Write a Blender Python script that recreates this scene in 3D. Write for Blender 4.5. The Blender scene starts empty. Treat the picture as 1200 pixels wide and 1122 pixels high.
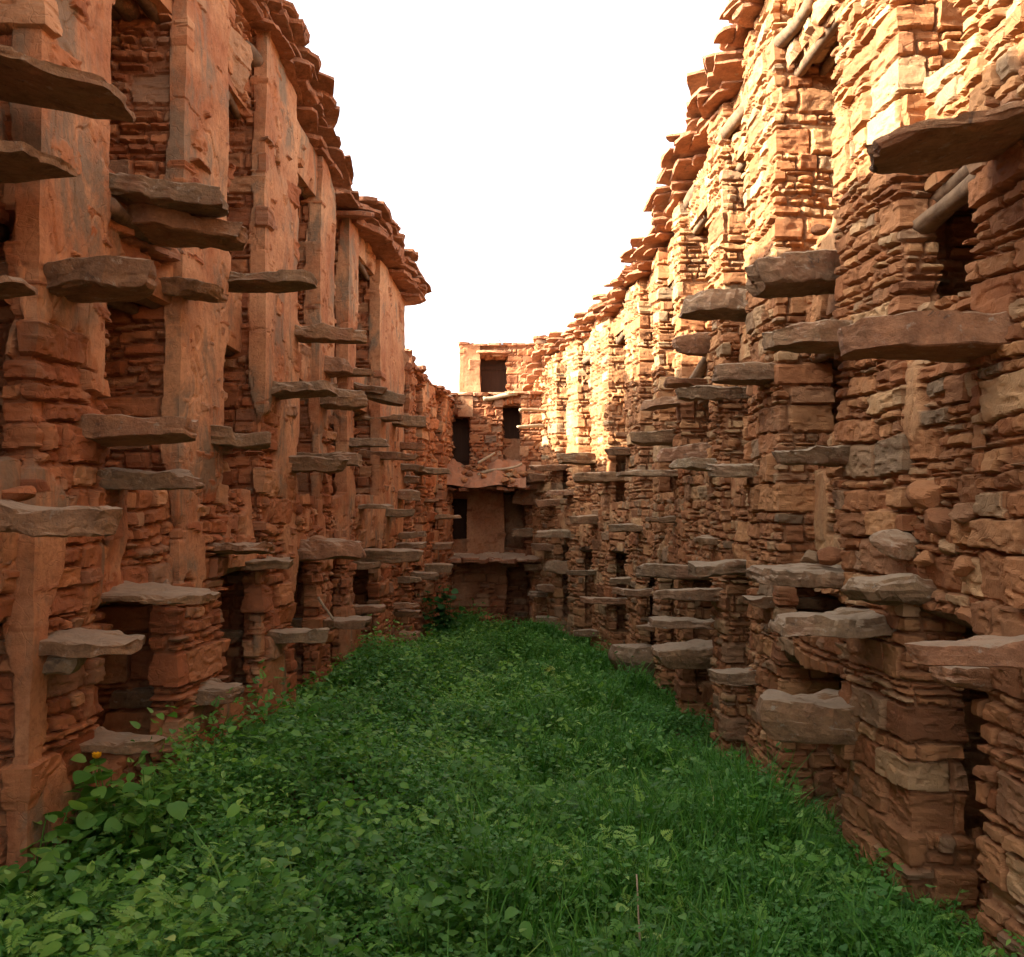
import bpy, math, random
import numpy as np

# ------------------------------------------------------------------ basics
F = 1100.0            # focal length in photo pixels (photo 1200 x 1122)
PITCH = math.radians(2.03)
EYE = 2.45            # camera height above z = 0
scene = bpy.context.scene
col = scene.collection


def at(px, py, d):
    """photo pixel -> world point at forward distance d"""
    cx = (px - 600) / F
    cy = (561 - py) / F
    fy = math.cos(PITCH) - cy * math.sin(PITCH)
    fz = math.sin(PITCH) + cy * math.cos(PITCH)
    k = d / fy
    return np.array([cx * k, d, EYE + fz * k])


def tag(o, label=None, cat=None, group=None, kind=None):
    if label: o['label'] = label
    if cat: o['category'] = cat
    if group: o['group'] = group
    if kind: o['kind'] = kind
    return o


def empty(name, loc):
    o = bpy.data.objects.new(name, None)
    o.empty_display_size = 0.2
    col.objects.link(o)
    o.location = loc
    return o


def origin_of(o):
    p = np.zeros(3)
    while o is not None:
        p += np.array(o.location)
        o = o.parent
    return p


def link_mesh(name, V, FQ, FT=None, mat=None, parent=None, attr=None, smooth=True, org=None):
    """V in world coordinates; the object's origin is its parent's (or org)"""
    me = bpy.data.meshes.new(name)
    V = np.asarray(V, dtype=np.float64)
    base = origin_of(parent) if parent is not None else np.zeros(3)
    off = base if org is None else np.asarray(org, float)
    Vl = V - off
    loops = []
    starts = []
    n = 0
    if FQ is not None and len(FQ):
        FQ = np.asarray(FQ, dtype=np.int32)
        loops.append(FQ.ravel()); starts.append(np.arange(len(FQ)) * 4); n = len(FQ) * 4
    if FT is not None and len(FT):
        FT = np.asarray(FT, dtype=np.int32)
        loops.append(FT.ravel()); starts.append(n + np.arange(len(FT)) * 3)
    loops = np.concatenate(loops); starts = np.concatenate(starts).astype(np.int32)
    me.vertices.add(len(Vl)); me.loops.add(len(loops)); me.polygons.add(len(starts))
    me.vertices.foreach_set('co', Vl.astype(np.float32).ravel())
    me.loops.foreach_set('vertex_index', loops.astype(np.int32))
    me.polygons.foreach_set('loop_start', starts)
    me.update(calc_edges=True)
    me.polygons.foreach_set('use_smooth', np.full(len(starts), smooth, dtype=bool))
    if attr is not None:
        a = me.attributes.new('data', 'FLOAT_COLOR', 'POINT')
        a.data.foreach_set('color', np.ascontiguousarray(attr, dtype=np.float32).ravel())
    me.update()
    if mat: me.materials.append(mat)
    o = bpy.data.objects.new(name, me)
    col.objects.link(o)
    if parent is not None: o.parent = parent
    o.location = off - base
    return o


def gridf(nu, nv, base=0, wrap=False):
    i = np.arange(nu if wrap else nu - 1)[:, None]; j = np.arange(nv - 1)[None, :]
    i2 = (i + 1) % nu
    return (np.stack([i * nv + j + 0 * i2, i2 * nv + j, i2 * nv + j + 1, i * nv + j + 1], -1).reshape(-1, 4) + base)


# ------------------------------------------------------------------ noise
def _h(ix, iy, iz, seed):
    with np.errstate(over='ignore'):
        n = (ix.astype(np.uint32) * np.uint32(374761393) + iy.astype(np.uint32) * np.uint32(668265263)
             + iz.astype(np.uint32) * np.uint32(2147483647) + np.uint32((seed * 144665) % 4294967291))
        n = (n ^ (n >> np.uint32(13))) * np.uint32(1274126177)
        n = n ^ (n >> np.uint32(16))
        n = n * np.uint32(2246822519)
        n = n ^ (n >> np.uint32(15))
    return n.astype(np.float64) / 4294967295.0


def noise2(x, y, seed=0):
    x = np.asarray(x, float); y = np.asarray(y, float)
    ix = np.floor(x).astype(np.int64); iy = np.floor(y).astype(np.int64)
    fx = x - ix; fy = y - iy
    fx = fx * fx * (3 - 2 * fx); fy = fy * fy * (3 - 2 * fy)
    z = np.zeros_like(ix)
    a = _h(ix, iy, z, seed); b = _h(ix + 1, iy, z, seed); c = _h(ix, iy + 1, z, seed); d = _h(ix + 1, iy + 1, z, seed)
    return ((a + (b - a) * fx) + ((c + (d - c) * fx) - (a + (b - a) * fx)) * fy) * 2 - 1


def fbm2(x, y, seed=0, o=3):
    s = 0; a = 1.0; t = 0
    for k in range(o):
        s = s + a * noise2(x * 2 ** k + 17.3 * k, y * 2 ** k + 5.1 * k, seed + k * 7)
        t += a; a *= 0.5
    return s / t


def noise3(p, seed=0):
    i = np.floor(p).astype(np.int64); f = p - i; f = f * f * (3 - 2 * f)
    r = 0
    for dx in (0, 1):
        for dy in (0, 1):
            for dz in (0, 1):
                w = (f[:, 0] if dx else 1 - f[:, 0]) * (f[:, 1] if dy else 1 - f[:, 1]) * (f[:, 2] if dz else 1 - f[:, 2])
                r = r + w * _h(i[:, 0] + dx, i[:, 1] + dy, i[:, 2] + dz, seed)
    return r * 2 - 1


def sstep(a, b, x):
    t = np.clip((x - a) / (b - a), 0, 1)
    return t * t * (3 - 2 * t)


# ------------------------------------------------------------------ materials
def newmat(name):
    m = bpy.data.materials.new(name); m.use_nodes = True
    nt = m.node_tree; nt.nodes.clear()
    out = nt.nodes.new('ShaderNodeOutputMaterial')
    bs = nt.nodes.new('ShaderNodeBsdfPrincipled')
    nt.links.new(bs.outputs[0], out.inputs[0])
    bs.inputs['Roughness'].default_value = 0.9
    bs.inputs['Specular IOR Level'].default_value = 0.2
    return m, nt, bs


class NT:
    def __init__(s, nt): s.nt = nt

    def node(s, t, **kw):
        n = s.nt.nodes.new(t)
        for k, v in kw.items(): setattr(n, k, v)
        return n

    def link(s, a, b): s.nt.links.new(a, b)

    def noise(s, vec, scale, detail=4, rough=0.6, dist=0.0):
        n = s.node('ShaderNodeTexNoise')
        n.inputs['Scale'].default_value = scale; n.inputs['Detail'].default_value = detail
        n.inputs['Roughness'].default_value = rough; n.inputs['Distortion'].default_value = dist
        s.link(vec, n.inputs['Vector'])
        return n.outputs['Fac']

    def ramp(s, fac, stops, interp='LINEAR'):
        r = s.node('ShaderNodeValToRGB'); r.color_ramp.interpolation = interp
        e = r.color_ramp.elements
        while len(e) < len(stops): e.new(0.5)
        for k, (p, c) in enumerate(stops):
            e[k].position = p
            e[k].color = (c, c, c, 1) if isinstance(c, (int, float)) else (*c, 1)
        s.link(fac, r.inputs[0])
        return r.outputs[0]

    def mix(s, fac, a, b, mode='MIX'):
        m = s.node('ShaderNodeMix', data_type='RGBA', blend_type=mode)
        for v, i in ((fac, 0), (a, 6), (b, 7)):
            if isinstance(v, (int, float)): m.inputs[i].default_value = v
            elif isinstance(v, tuple): m.inputs[i].default_value = (*v, 1)
            else: s.link(v, m.inputs[i])
        return m.outputs[2]

    def math(s, op, a, b=None):
        m = s.node('ShaderNodeMath', operation=op)
        for v, i in ((a, 0), (b, 1)):
            if v is None: continue
            if isinstance(v, (int, float)): m.inputs[i].default_value = v
            else: s.link(v, m.inputs[i])
        return m.outputs[0]

    def mapping(s, vec, scale):
        m = s.node('ShaderNodeMapping'); m.inputs['Scale'].default_value = scale
        s.link(vec, m.inputs['Vector'])
        return m.outputs[0]

    def bump(s, h, strength, dist, normal=None):
        b = s.node('ShaderNodeBump'); b.inputs['Strength'].default_value = strength; b.inputs['Distance'].default_value = dist
        s.link(h, b.inputs['Height'])
        if normal is not None: s.link(normal, b.inputs['Normal'])
        return b.outputs[0]


SAT = 1.0


def masonry(name, tint=(1, 1, 1), grey=0.5):
    m, nt, bs = newmat(name); n = NT(nt)
    T = lambda c: (c[0] * tint[0], c[1] * tint[1], c[2] * tint[2])
    pos = n.node('ShaderNodeNewGeometry').outputs['Position']
    at_ = n.node('ShaderNodeAttribute', attribute_name='data')
    sep = n.node('ShaderNodeSeparateColor'); n.link(at_.outputs['Color'], sep.inputs[0])
    R, G, B = sep.outputs
    A = at_.outputs['Alpha']
    stone = n.ramp(R, [(0.0, T((.30, .105, .048))), (.2, T((.43, .18, .085))), (.38, T((.24, .09, .045))), (.55, T((.48, .22, .105))),
                       (.7, T((.34, .125, .058))), (.82, T((.30, .17, .105))), (.92, T((.54, .29, .155))), (1.0, T((.215, .13, .085)))])
    nz = n.noise(pos, 9, 5, .65)
    stone = n.mix(0.75, stone, n.ramp(nz, [(.25, (.66, .62, .60)), (.5, (1, 1, 1)), (.75, (1.25, 1.2, 1.12))]), 'MULTIPLY')
    # layered banding of the sandstone
    lay = n.noise(n.mapping(pos, (9, 9, 40)), 1.0, 4, .6)
    stone = n.mix(0.25, stone, n.ramp(lay, [(.3, (.75, .72, .7)), (.6, (1.1, 1.08, 1.05))]), 'MULTIPLY')
    mud = n.mix(n.noise(pos, 14, 4), T((.22, .085, .042)), T((.34, .15, .075)))
    c = n.mix(B, mud, stone)
    # mud plaster with grey weather streaks
    stre = n.noise(n.mapping(pos, (1.7, 1.7, .75)), 1.5, 7, .68, .5)
    fine = n.noise(pos, 22, 5, .7)
    pl = n.mix(n.ramp(n.noise(pos, 1.7, 5, .6), [(.35, 0.0), (.65, 1.0)]), T((.37, .145, .068)), T((.56, .30, .16)))
    pl = n.mix(0.85, pl, n.ramp(fine, [(.3, (.66, .62, .60)), (.52, (1.03, 1.03, 1.03)), (.75, (1.2, 1.18, 1.15))]), 'MULTIPLY')
    gm = n.math('MULTIPLY', n.ramp(stre, [(.50, 0.0), (.60, .85)]), grey)
    pl = n.mix(gm, pl, n.mix(fine, T((.15, .115, .08)), T((.27, .21, .145))))
    c = n.mix(G, c, pl)
    # lichen and dust patches
    lich = n.math('MULTIPLY', n.ramp(n.noise(pos, 1.3, 6, .7), [(.58, 0.0), (.70, 1.0)]), .35 * (0.4 + grey))
    c = n.mix(lich, c, T((.31, .215, .14)))
    n.link(c, bs.inputs['Base Color'])
    h1 = n.noise(pos, 70, 6, .75)
    h2 = n.noise(pos, 21, 6, .7)
    vor = n.node('ShaderNodeTexVoronoi', feature='DISTANCE_TO_EDGE'); vor.inputs['Scale'].default_value = 3.2
    wv = n.node('ShaderNodeVectorMath', operation='ADD'); n.link(pos, wv.inputs[0])
    nv = n.node('ShaderNodeTexNoise'); nv.inputs['Scale'].default_value = 4; n.link(pos, nv.inputs['Vector']); n.link(nv.outputs['Color'], wv.inputs[1])
    n.link(wv.outputs[0], vor.inputs['Vector'])
    ck = n.ramp(vor.outputs['Distance'], [(.0, 0.0), (.022, 1.0)])
    h2 = n.math('ADD', h2, n.math('MULTIPLY', ck, .35))
    b1 = n.bump(h2, .55, .018)
    b2 = n.bump(h1, .6, .008, b1)
    n.link(b2, bs.inputs['Normal'])
    bs.inputs['Roughness'].default_value = .95
    bs.inputs['Specular IOR Level'].default_value = .12
    return m


def slabmat(name, dark=1.0):
    m, nt, bs = newmat(name); n = NT(nt)
    pos = n.node('ShaderNodeNewGeometry').outputs['Position']
    oi = n.node('ShaderNodeObjectInfo').outputs['Random']
    base = n.ramp(oi, [(0, (.25, .16, .085)), (.25, (.31, .18, .092)), (.5, (.215, .148, .085)), (.75, (.33, .16, .08)), (1, (.28, .20, .115))])
    a = n.noise(pos, 7, 6, .65)
    c = n.mix(.8, base, n.ramp(a, [(.28, (.5, .48, .46)), (.5, (1, 1, 1)), (.72, (1.4, 1.35, 1.25))]), 'MULTIPLY')
    lay = n.noise(n.mapping(pos, (22, 22, 30)), 1.0, 6, .75)
    c = n.mix(.7, c, n.ramp(lay, [(.3, (.62, .6, .57)), (.5, (1, 1, 1)), (.7, (1.3, 1.27, 1.2))]), 'MULTIPLY')
    red = n.ramp(n.noise(pos, 3.1, 4), [(.52, 0.0), (.7, .6)])
    c = n.mix(red, c, (.30, .135, .07))
    spots = n.ramp(n.noise(pos, 16, 5, .7), [(.60, 0.0), (.68, .7)])
    c = n.mix(spots, c, (.38, .32, .23))
    blk = n.ramp(n.noise(pos, 11, 5, .7, 1.0), [(.62, 0.0), (.70, .7)])
    c = n.mix(blk, c, (.075, .06, .048))
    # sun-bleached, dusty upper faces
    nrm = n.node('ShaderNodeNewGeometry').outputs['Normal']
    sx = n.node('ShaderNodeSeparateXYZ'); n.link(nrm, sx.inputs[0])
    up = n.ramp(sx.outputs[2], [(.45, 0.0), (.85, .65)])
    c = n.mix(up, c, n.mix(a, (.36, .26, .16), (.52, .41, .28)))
    if dark != 1.0: c = n.mix(1.0, c, (dark, dark, dark), 'MULTIPLY')
    n.link(c, bs.inputs['Base Color'])
    b1 = n.bump(n.noise(pos, 17, 6, .75), .9, .03)
    b2 = n.bump(n.noise(pos, 60, 6, .75), .6, .008, b1)
    n.link(b2, bs.inputs['Normal'])
    bs.inputs['Roughness'].default_value = .88
    return m


def woodmat(name, c1, c2, sc=(8, 8, 8)):
    m, nt, bs = newmat(name); n = NT(nt)
    pos = n.node('ShaderNodeTexCoord').outputs['Object']
    f = n.noise(n.mapping(pos, sc), 1.0, 5, .65)
    c = n.mix(n.ramp(f, [(.3, 0.0), (.7, 1.0)]), c1, c2)
    n.link(c, bs.inputs['Base Color'])
    n.link(n.bump(f, .6, .012), bs.inputs['Normal'])
    return m


def leafmat(name, stops, trans=.35, rough=.5):
    m, nt, bs = newmat(name); n = NT(nt)
    pos = n.node('ShaderNodeNewGeometry').outputs['Position']
    at_ = n.node('ShaderNodeAttribute', attribute_name='data')
    sep = n.node('ShaderNodeSeparateColor'); n.link(at_.outputs['Color'], sep.inputs[0])
    c = n.ramp(sep.outputs[0], stops)
    c = n.mix(.6, c, n.ramp(n.noise(pos, 1.1, 3), [(.3, (.7, .78, .7)), (.7, (1.25, 1.15, 1.1))]), 'MULTIPLY')
    n.link(c, bs.inputs['Base Color'])
    bs.inputs['Roughness'].default_value = rough
    bs.inputs['Specular IOR Level'].default_value = .22
    tr = n.node('ShaderNodeBsdfTranslucent')
    n.link(n.mix(1.0, c, (1.3, 1.5, .7), 'MULTIPLY'), tr.inputs[0])
    ms = n.node('ShaderNodeMixShader'); ms.inputs[0].default_value = trans
    out = [x for x in nt.nodes if x.type == 'OUTPUT_MATERIAL'][0]
    n.link(bs.outputs[0], ms.inputs[1]); n.link(tr.outputs[0], ms.inputs[2]); n.link(ms.outputs[0], out.inputs[0])
    return m


M_LEFT = masonry('red_mud_masonry', (.97, .97, .90), .95)
M_RIGHT = masonry('red_rubble_masonry', (.92, 1.03, .93), .30)
M_END = masonry('end_block_masonry', (.78, .77, .72), .3)
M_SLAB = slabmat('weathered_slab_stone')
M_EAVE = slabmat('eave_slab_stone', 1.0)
M_LOG = woodmat('grey_brown_timber', (.085, .05, .028), (.22, .135, .075), (14, 14, 14))
M_DOOR = woodmat('dark_plank_door', (.05, .024, .013), (.07, .033, .018), (14, 14, 2))
M_STICK = woodmat('dry_stick_wood', (.30, .22, .13), (.42, .33, .21))
GREENS = [(0, (0.050, 0.135, 0.025)), (.35, (0.084, 0.221, 0.037)), (.7, (0.153, 0.329, 0.057)), (.92, (0.269, 0.444, 0.092)), (1, (0.422, 0.528, 0.164))]
M_LEAF = leafmat('broad_leaf_green', GREENS)
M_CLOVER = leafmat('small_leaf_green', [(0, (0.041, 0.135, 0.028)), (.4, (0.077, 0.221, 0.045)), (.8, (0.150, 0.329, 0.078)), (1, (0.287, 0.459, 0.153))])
M_GRASS = leafmat('grass_green', [(0, (0.041, 0.145, 0.021)), (.5, (0.081, 0.238, 0.033)), (.9, (0.162, 0.329, 0.052)), (1, (0.382, 0.414, 0.144))], .3)
M_PALE = leafmat('pale_leaf_green', [(0, (0.191, 0.368, 0.082)), (.5, (0.326, 0.506, 0.123)), (1, (0.499, 0.528, 0.205))])
M_DARKSH = leafmat('dark_shrub_green', [(0, (.020, .080, .018)), (.6, (.036, .125, .028)), (1, (.065, .17, .045))])
m, nt, bs = newmat('yellow_petals'); bs.inputs['Base Color'].default_value = (.80, .42, .01, 1); M_YEL = m
m, nt, bs = newmat('dark_feathers'); bs.inputs['Base Color'].default_value = (.10, .10, .11, 1); M_BIRD = m
m, nt, bs = newmat('red_soil'); n = NT(nt)
pos = n.node('ShaderNodeNewGeometry').outputs['Position']
n.link(n.mix(n.noise(pos, 6, 6, .7), (.10, .05, .028), (.24, .115, .06)), bs.inputs['Base Color'])
n.link(n.bump(n.noise(pos, 20, 6, .7), .8, .03), bs.inputs['Normal']); M_SOIL = m
m, nt, bs = newmat('mud_roofing'); n = NT(nt)
pos = n.node('ShaderNodeNewGeometry').outputs['Position']
n.link(n.mix(n.noise(pos, 5, 6, .7), (.30, .13, .065), (.44, .22, .12)), bs.inputs['Base Color'])
n.link(n.bump(n.noise(pos, 18, 6, .7), .9, .04), bs.inputs['Normal']); M_MUD = m

# ------------------------------------------------------------------ plan of the lane
LD = [-4, 2, 4, 5, 6.5, 8.6, 12, 16, 17.2, 18.6, 20]
LX = [2.25, 2.2, 2.2, 2.2, 2.06, 2.0, 1.85, 1.6, 1.40, 1.22, 1.2]
RD = [-4, 2, 4, 5.9, 9, 11.9, 15.1, 17.1, 18.3, 18.9, 20]
RX = [2.3, 2.25, 2.2, 2.1, 2.05, 1.9, 1.62, 1.25, .75, .45, .40]
latL = lambda d: np.interp(d, LD, LX)
latR = lambda d: np.interp(d, RD, RX)
_dd = np.linspace(2.0, 19.0, 1200)
_offL = F * latL(_dd) / _dd
_offR = F * latR(_dd) / _dd
dL = lambda off: float(np.interp(off, _offL[::-1], _dd[::-1]))
dR = lambda off: float(np.interp(off, _offR[::-1], _dd[::-1]))
topL = lambda d: EYE + np.interp(d, [-4, 7.9, 9.7, 10.1, 10.5, 13.4, 14.45, 14.6, 17.2, 18.7, 20], [4.05, 3.95, 3.52, 3.35, 3.42, 3.40, 3.22, 2.42, 2.25, 2.25, 2.2])
topR = lambda d: EYE + np.interp(d, [-4, 7.8, 9.9, 10.8, 12.2, 17.6, 18.3, 18.8, 20], [4.2, 4.15, 3.85, 3.65, 3.32, 3.2, 3.0, 2.62, 2.5])


def soil(x, d):
    l = np.interp(d, [0, 4, 6.2, 9.6, 13.5, 16, 19, 25], [-1.86, -1.86, -1.90, -1.92, -2.22, -2.48, -2.45, -2.45])
    r = np.interp(d, [0, 4, 6, 9, 15, 18, 25], [-2.05, -2.12, -2.22, -2.42, -2.55, -2.45, -2.45])
    t = np.clip((np.asarray(x) + 1.9) / 2.6, 0, 1)
    t = t * t * (3 - 2 * t)
    return EYE + l * (1 - t) + r * t + .04 * fbm2(np.asarray(x) * 1.5, np.asarray(d) * 1.5, 3)


# ------------------------------------------------------------------ masonry surface
def stone_layout(U, Z, seed, size=1.0, rnd=0.0):
    rg = random.Random(seed)
    A = []
    z = -rg.random() * .05
    def fill(z0, z1, x0, x1, wmin, wmax):
        x = x0
        while x < x1:
            w = rg.uniform(wmin, wmax)
            if x1 - (x + w) < wmin * .6: w = x1 - x + 1e-4
            A.append((x, min(x + w, x1), z0, z1)); x += w
    while z < Z:
        r = rg.random()
        hgt = size * (rg.uniform(.032, .055) if r < .16 else rg.uniform(.06, .11) if r < .52 else rg.uniform(.12, .23))
        x = -rg.random() * .2
        while x < U:
            if hgt < .06: w = rg.uniform(.10, .38)
            else: w = hgt * rg.uniform(1.1, 3.4)
            w = min(max(w, .07), .52)
            if hgt > .08 and rg.random() < .42:
                k = 2 if hgt < .13 else rg.choice((2, 3))
                cuts = sorted(rg.uniform(.25, .75) for _ in range(k - 1)); zs = [0] + cuts + [1]
                for q in range(k):
                    if zs[q + 1] - zs[q] < .12: continue
                    fill(z + hgt * zs[q], z + hgt * zs[q + 1], x, x + w, min(w, .07), min(w, .24) + 1e-3)
            else: A.append((x, x + w, z, z + hgt))
            x += w
        z += hgt
    A = np.array(A)
    st = .006
    nu = int((U + .5) / st) + 4; nz = int((Z + .5) / st) + 4
    lut = np.zeros((nz, nu), dtype=np.int32)
    q = np.clip(((A + .25) / st).round().astype(int), 0, None)
    for k in range(len(A)):
        lut[q[k, 2]:q[k, 3] + 1, q[k, 0]:q[k, 1] + 1] = k
    return A, lut, st


AMP = 1.0
FLAT = False


def relief(u, z, seed, plaster, size=1.0, rough=1.0, irr=1.0):
    """height (m) and data colours for masonry at coordinates u (along), z (up); plaster in 0..1"""
    u0 = u.min(); z0 = z.min()
    U = u.max() - u0; Z = z.max() - z0
    A, lut, st = stone_layout(U, Z, seed, size)
    rg = np.random.RandomState(seed)
    n = len(A)
    uu = u - u0; zz = z - z0
    wu = uu + irr * (.026 * noise2(uu * 2.6, zz * 3.4, seed + 1) + .007 * noise2(uu * 9, zz * 11, seed + 2))
    wz = zz + irr * (.030 * noise2(uu * 2.0, zz * 1.5, seed + 3) + .008 * noise2(uu * 8, zz * 8, seed + 4))
    iu = np.clip(((wu + .25) / st).astype(int), 0, lut.shape[1] - 1)
    iz = np.clip(((wz + .25) / st).astype(int), 0, lut.shape[0] - 1)
    k = lut[iz, iu]
    a, b, c, d = A[k, 0], A[k, 1], A[k, 2], A[k, 3]
    ex = np.minimum(wu - a, b - wu); ez = np.minimum(wz - c, d - wz)
    ed = -np.log(np.exp(-np.clip(ex, -.1, .5) * 170) + np.exp(-np.clip(ez, -.1, .5) * 170)) / 170
    ed = ed + .005 * noise2(uu * 26, zz * 26, seed + 5) + .003 * noise2(uu * 60, zz * 60, seed + 15)
    gap = rg.uniform(.001, .011, n)[k]
    bev = rg.uniform(.004, .011, n)[k]
    prof = np.clip((ed - gap) / bev, 0, 1) ** .8
    off = rg.normal(0, .012, n) * AMP
    big = rg.rand(n); off[big > .95] += AMP * rg.uniform(.015, .045, (big > .95).sum()); off[big < .06] -= rg.uniform(.015, .04, (big < .06).sum())
    tx = rg.normal(0, .09, n) * AMP; tz = rg.normal(0, .13, n) * AMP
    hs = prof * (.038 + off[k] + tx[k] * (wu - (a + b) / 2) + tz[k] * (wz - (c + d) / 2))
    ch = fbm2(uu * 9, zz * 12, seed + 6, 4)
    hs = hs + rough * (.009 * ch - .010 * sstep(.12, .4, np.abs(fbm2(uu * 6, zz * 14, seed + 16, 3))))
    hp = .052 + .009 * fbm2(uu * 1.6, zz * 1.4, seed + 8) + .006 * fbm2(uu * 8, zz * 8, seed + 9, 5)
    crk = np.abs(fbm2(uu * 2.2 + 3, zz * 1.5, seed + 11, 4))
    hp = hp - .010 * (1 - sstep(0, .035, crk))
    pm = plaster
    up = np.maximum(hp, hs)
    h = hs + (up - hs) * pm
    vis = pm * sstep(-.0035, .0005, hp - hs)
    data = np.stack([rg.rand(n)[k], np.clip(vis, 0, 1), prof, rg.rand(n)[k]], -1)
    return h, data


def resample(P, step, r):
    """polyline with slightly eased corners: points, mitred normals (right of travel), arc length"""
    P = np.asarray(P, float)
    seg = np.linalg.norm(np.diff(P, axis=0), axis=1)
    L = np.concatenate([[0], np.cumsum(seg)])
    n = max(int(L[-1] / step) + 1, 4)
    s = np.linspace(0, L[-1], n)
    for c in L[1:-1]:
        s[int(np.argmin(np.abs(s - c)))] = c
    s = np.sort(s)
    e = .004
    fine = max(int(L[-1] / e) + 1, 50)
    sf = np.unique(np.concatenate([np.linspace(0, L[-1], fine), L]))
    Q = lambda t: np.stack([np.interp(t, L, P[:, k]) for k in range(P.shape[1])], -1)
    acc = 0; offs = np.linspace(-r, r, 5)
    for o in offs: acc = acc + Q(np.clip(s + o, 0, L[-1]))
    pts = acc / len(offs)
    T = Q(np.clip(s + r * .5, 0, L[-1])) - Q(np.clip(s - r * .5, 0, L[-1]))
    w = np.minimum(s + r * .5, L[-1]) - np.maximum(s - r * .5, 0)
    ln = np.linalg.norm(T, axis=1)
    tan = T / (ln[:, None] + 1e-9)
    mit = np.clip(w / (ln + 1e-9), 1, 1.42)
    nor = np.stack([tan[:, 1], -tan[:, 0]], -1) * mit[:, None]
    return pts, nor, s


def pier(name, parent, path, z0, z1, step, seed, side, mat, plaster, size=1.0, wob=1.0, irr=1.0, cav=(), push=.35):
    """upright masonry surface along a plan path; side=+1: the outside is right of travel"""
    pts, nor, s = resample(path, step, .012)
    nor = nor * side
    if callable(z1): z1 = np.asarray(z1(pts[:, 1]), float)
    nz = max(int((np.max(z1) - z0) / step), 6)
    z1 = np.broadcast_to(np.asarray(z1, float), (len(pts),)) if np.ndim(z1) == 0 else np.asarray(z1)
    t = np.linspace(0, 1, nz)
    S = np.repeat(s, nz); 
    Zg = (z0 + (z1[:, None] - z0) * t[None, :])
    Z = Zg.ravel()
    pm = plaster(S, Z, s[-1])
    h, data = relief(S, Z, seed, pm, size, 1.0, irr)
    # the cell behind each doorway is wider than its jambs
    for (ca, cb, jd) in cav:
        dep = DEPTH + .15 - S
        h = h - push * sstep(jd - .012, jd + .012, dep + .02 * noise2(Z * 9, S * 0, seed)) * sstep(ca - .02, ca + .02, Z) * sstep(cb + .02, cb - .02, Z)
    low = wob * (.035 * fbm2(S * .9, Z * .8, seed + 20) + .012 * fbm2(S * 3, Z * 3, seed + 21))
    h = h + low
    X = np.repeat(pts[:, 0], nz) + np.repeat(nor[:, 0], nz) * h
    Y = np.repeat(pts[:, 1], nz) + np.repeat(nor[:, 1], nz) * h
    V = np.stack([X, Y, Z], -1)
    return link_mesh(name, V, gridf(len(pts), nz), None, mat, parent, data, smooth=FLAT)


def infill(name, parent, A, B, nin, z0, z1, recess, depth, step, seed, mat, pl, size=1.0, curve=0.0):
    """masonry between two doorways of one upright slot: soffit, face and sill"""
    A = np.asarray(A, float); B = np.asarray(B, float); nin = np.asarray(nin, float)
    d = B - A; L = np.linalg.norm(d); d = d / L
    A2 = A - d * .05; L2 = L + .10
    prof = [(depth, z0), (recess, z0), (recess, z1), (depth, z1)]
    pts, nor, t = resample(prof, step, .02)
    nor = -nor  # outwards
    # make sure the face normal points out of the wall (towards smaller depth)
    mid = np.argmin(np.abs(t - (depth - recess + (z1 - z0) / 2)))
    if nor[mid, 0] > 0: nor = -nor
    ns = max(int(L2 / step), 5)
    sv = np.linspace(0, L2, ns)
    S = np.repeat(sv, len(pts)); Tt = np.tile(t, ns)
    pm = np.clip(pl + .9 * fbm2(S * 1.6 + seed, Tt * 1.6, seed + 31), 0, 1)
    h, data = relief(S, Tt, seed, sstep(.46, .54, pm), size)
    h = h + .04 * fbm2(S * 1.5, Tt * 1.5, seed + 33)
    dp = np.tile(pts[:, 0], ns) + np.tile(nor[:, 0], ns) * h
    zz = np.tile(pts[:, 1], ns) + np.tile(nor[:, 1], ns) * h
    XY = A2[None, :] + S[:, None] * d[None, :] + dp[:, None] * nin[None, :]
    V = np.concatenate([XY, zz[:, None]], 1)
    return link_mesh(name, V, gridf(ns, len(pts)), None, mat, parent, data, smooth=FLAT)


def log_mesh(p0, p1, r0, r1, seed, bend=.03, seg=14, ring=9):
    p0 = np.asarray(p0, float); p1 = np.asarray(p1, float)
    d = p1 - p0; L = np.linalg.norm(d); d /= L
    up = np.array([0, 0, 1.0]) if abs(d[2]) < .9 else np.array([1.0, 0, 0])
    a = np.cross(d, up); a /= np.linalg.norm(a); b = np.cross(a, d)
    t = np.linspace(0, 1, seg); V = []
    rg = np.random.RandomState(seed)
    ph = rg.rand(4) * 6
    for k, tt in enumerate(t):
        c = p0 + d * L * tt + bend * (a * math.sin(ph[0] + tt * 3.2) + b * math.sin(ph[1] + tt * 4.1))
        r = r0 + (r1 - r0) * tt
        for q in range(ring):
            an = 2 * math.pi * q / ring
            rr = r * (1 + .14 * math.sin(an * 2 + ph[2] + tt * 3) + .10 * (rg.rand() - .5))
            V.append(c + a * rr * math.cos(an) + b * rr * math.sin(an))
    V = np.array(V)
    i = np.arange(seg - 1)[:, None] * ring; j = np.arange(ring)[None, :]; j2 = (j + 1) % ring
    FQ = np.stack([i + j, i + j2, i + ring + j2, i + ring + j], -1).reshape(-1, 4)
    V = np.concatenate([V, [p0, p1 + d * r1 * .3]]); n0 = seg * ring
    FT = [(n0, (q + 1) % ring, q) for q in range(ring)] + [(n0 + 1, (seg - 1) * ring + q, (seg - 1) * ring + (q + 1) % ring) for q in range(ring)]
    return V, FQ, np.array(FT)


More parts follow.
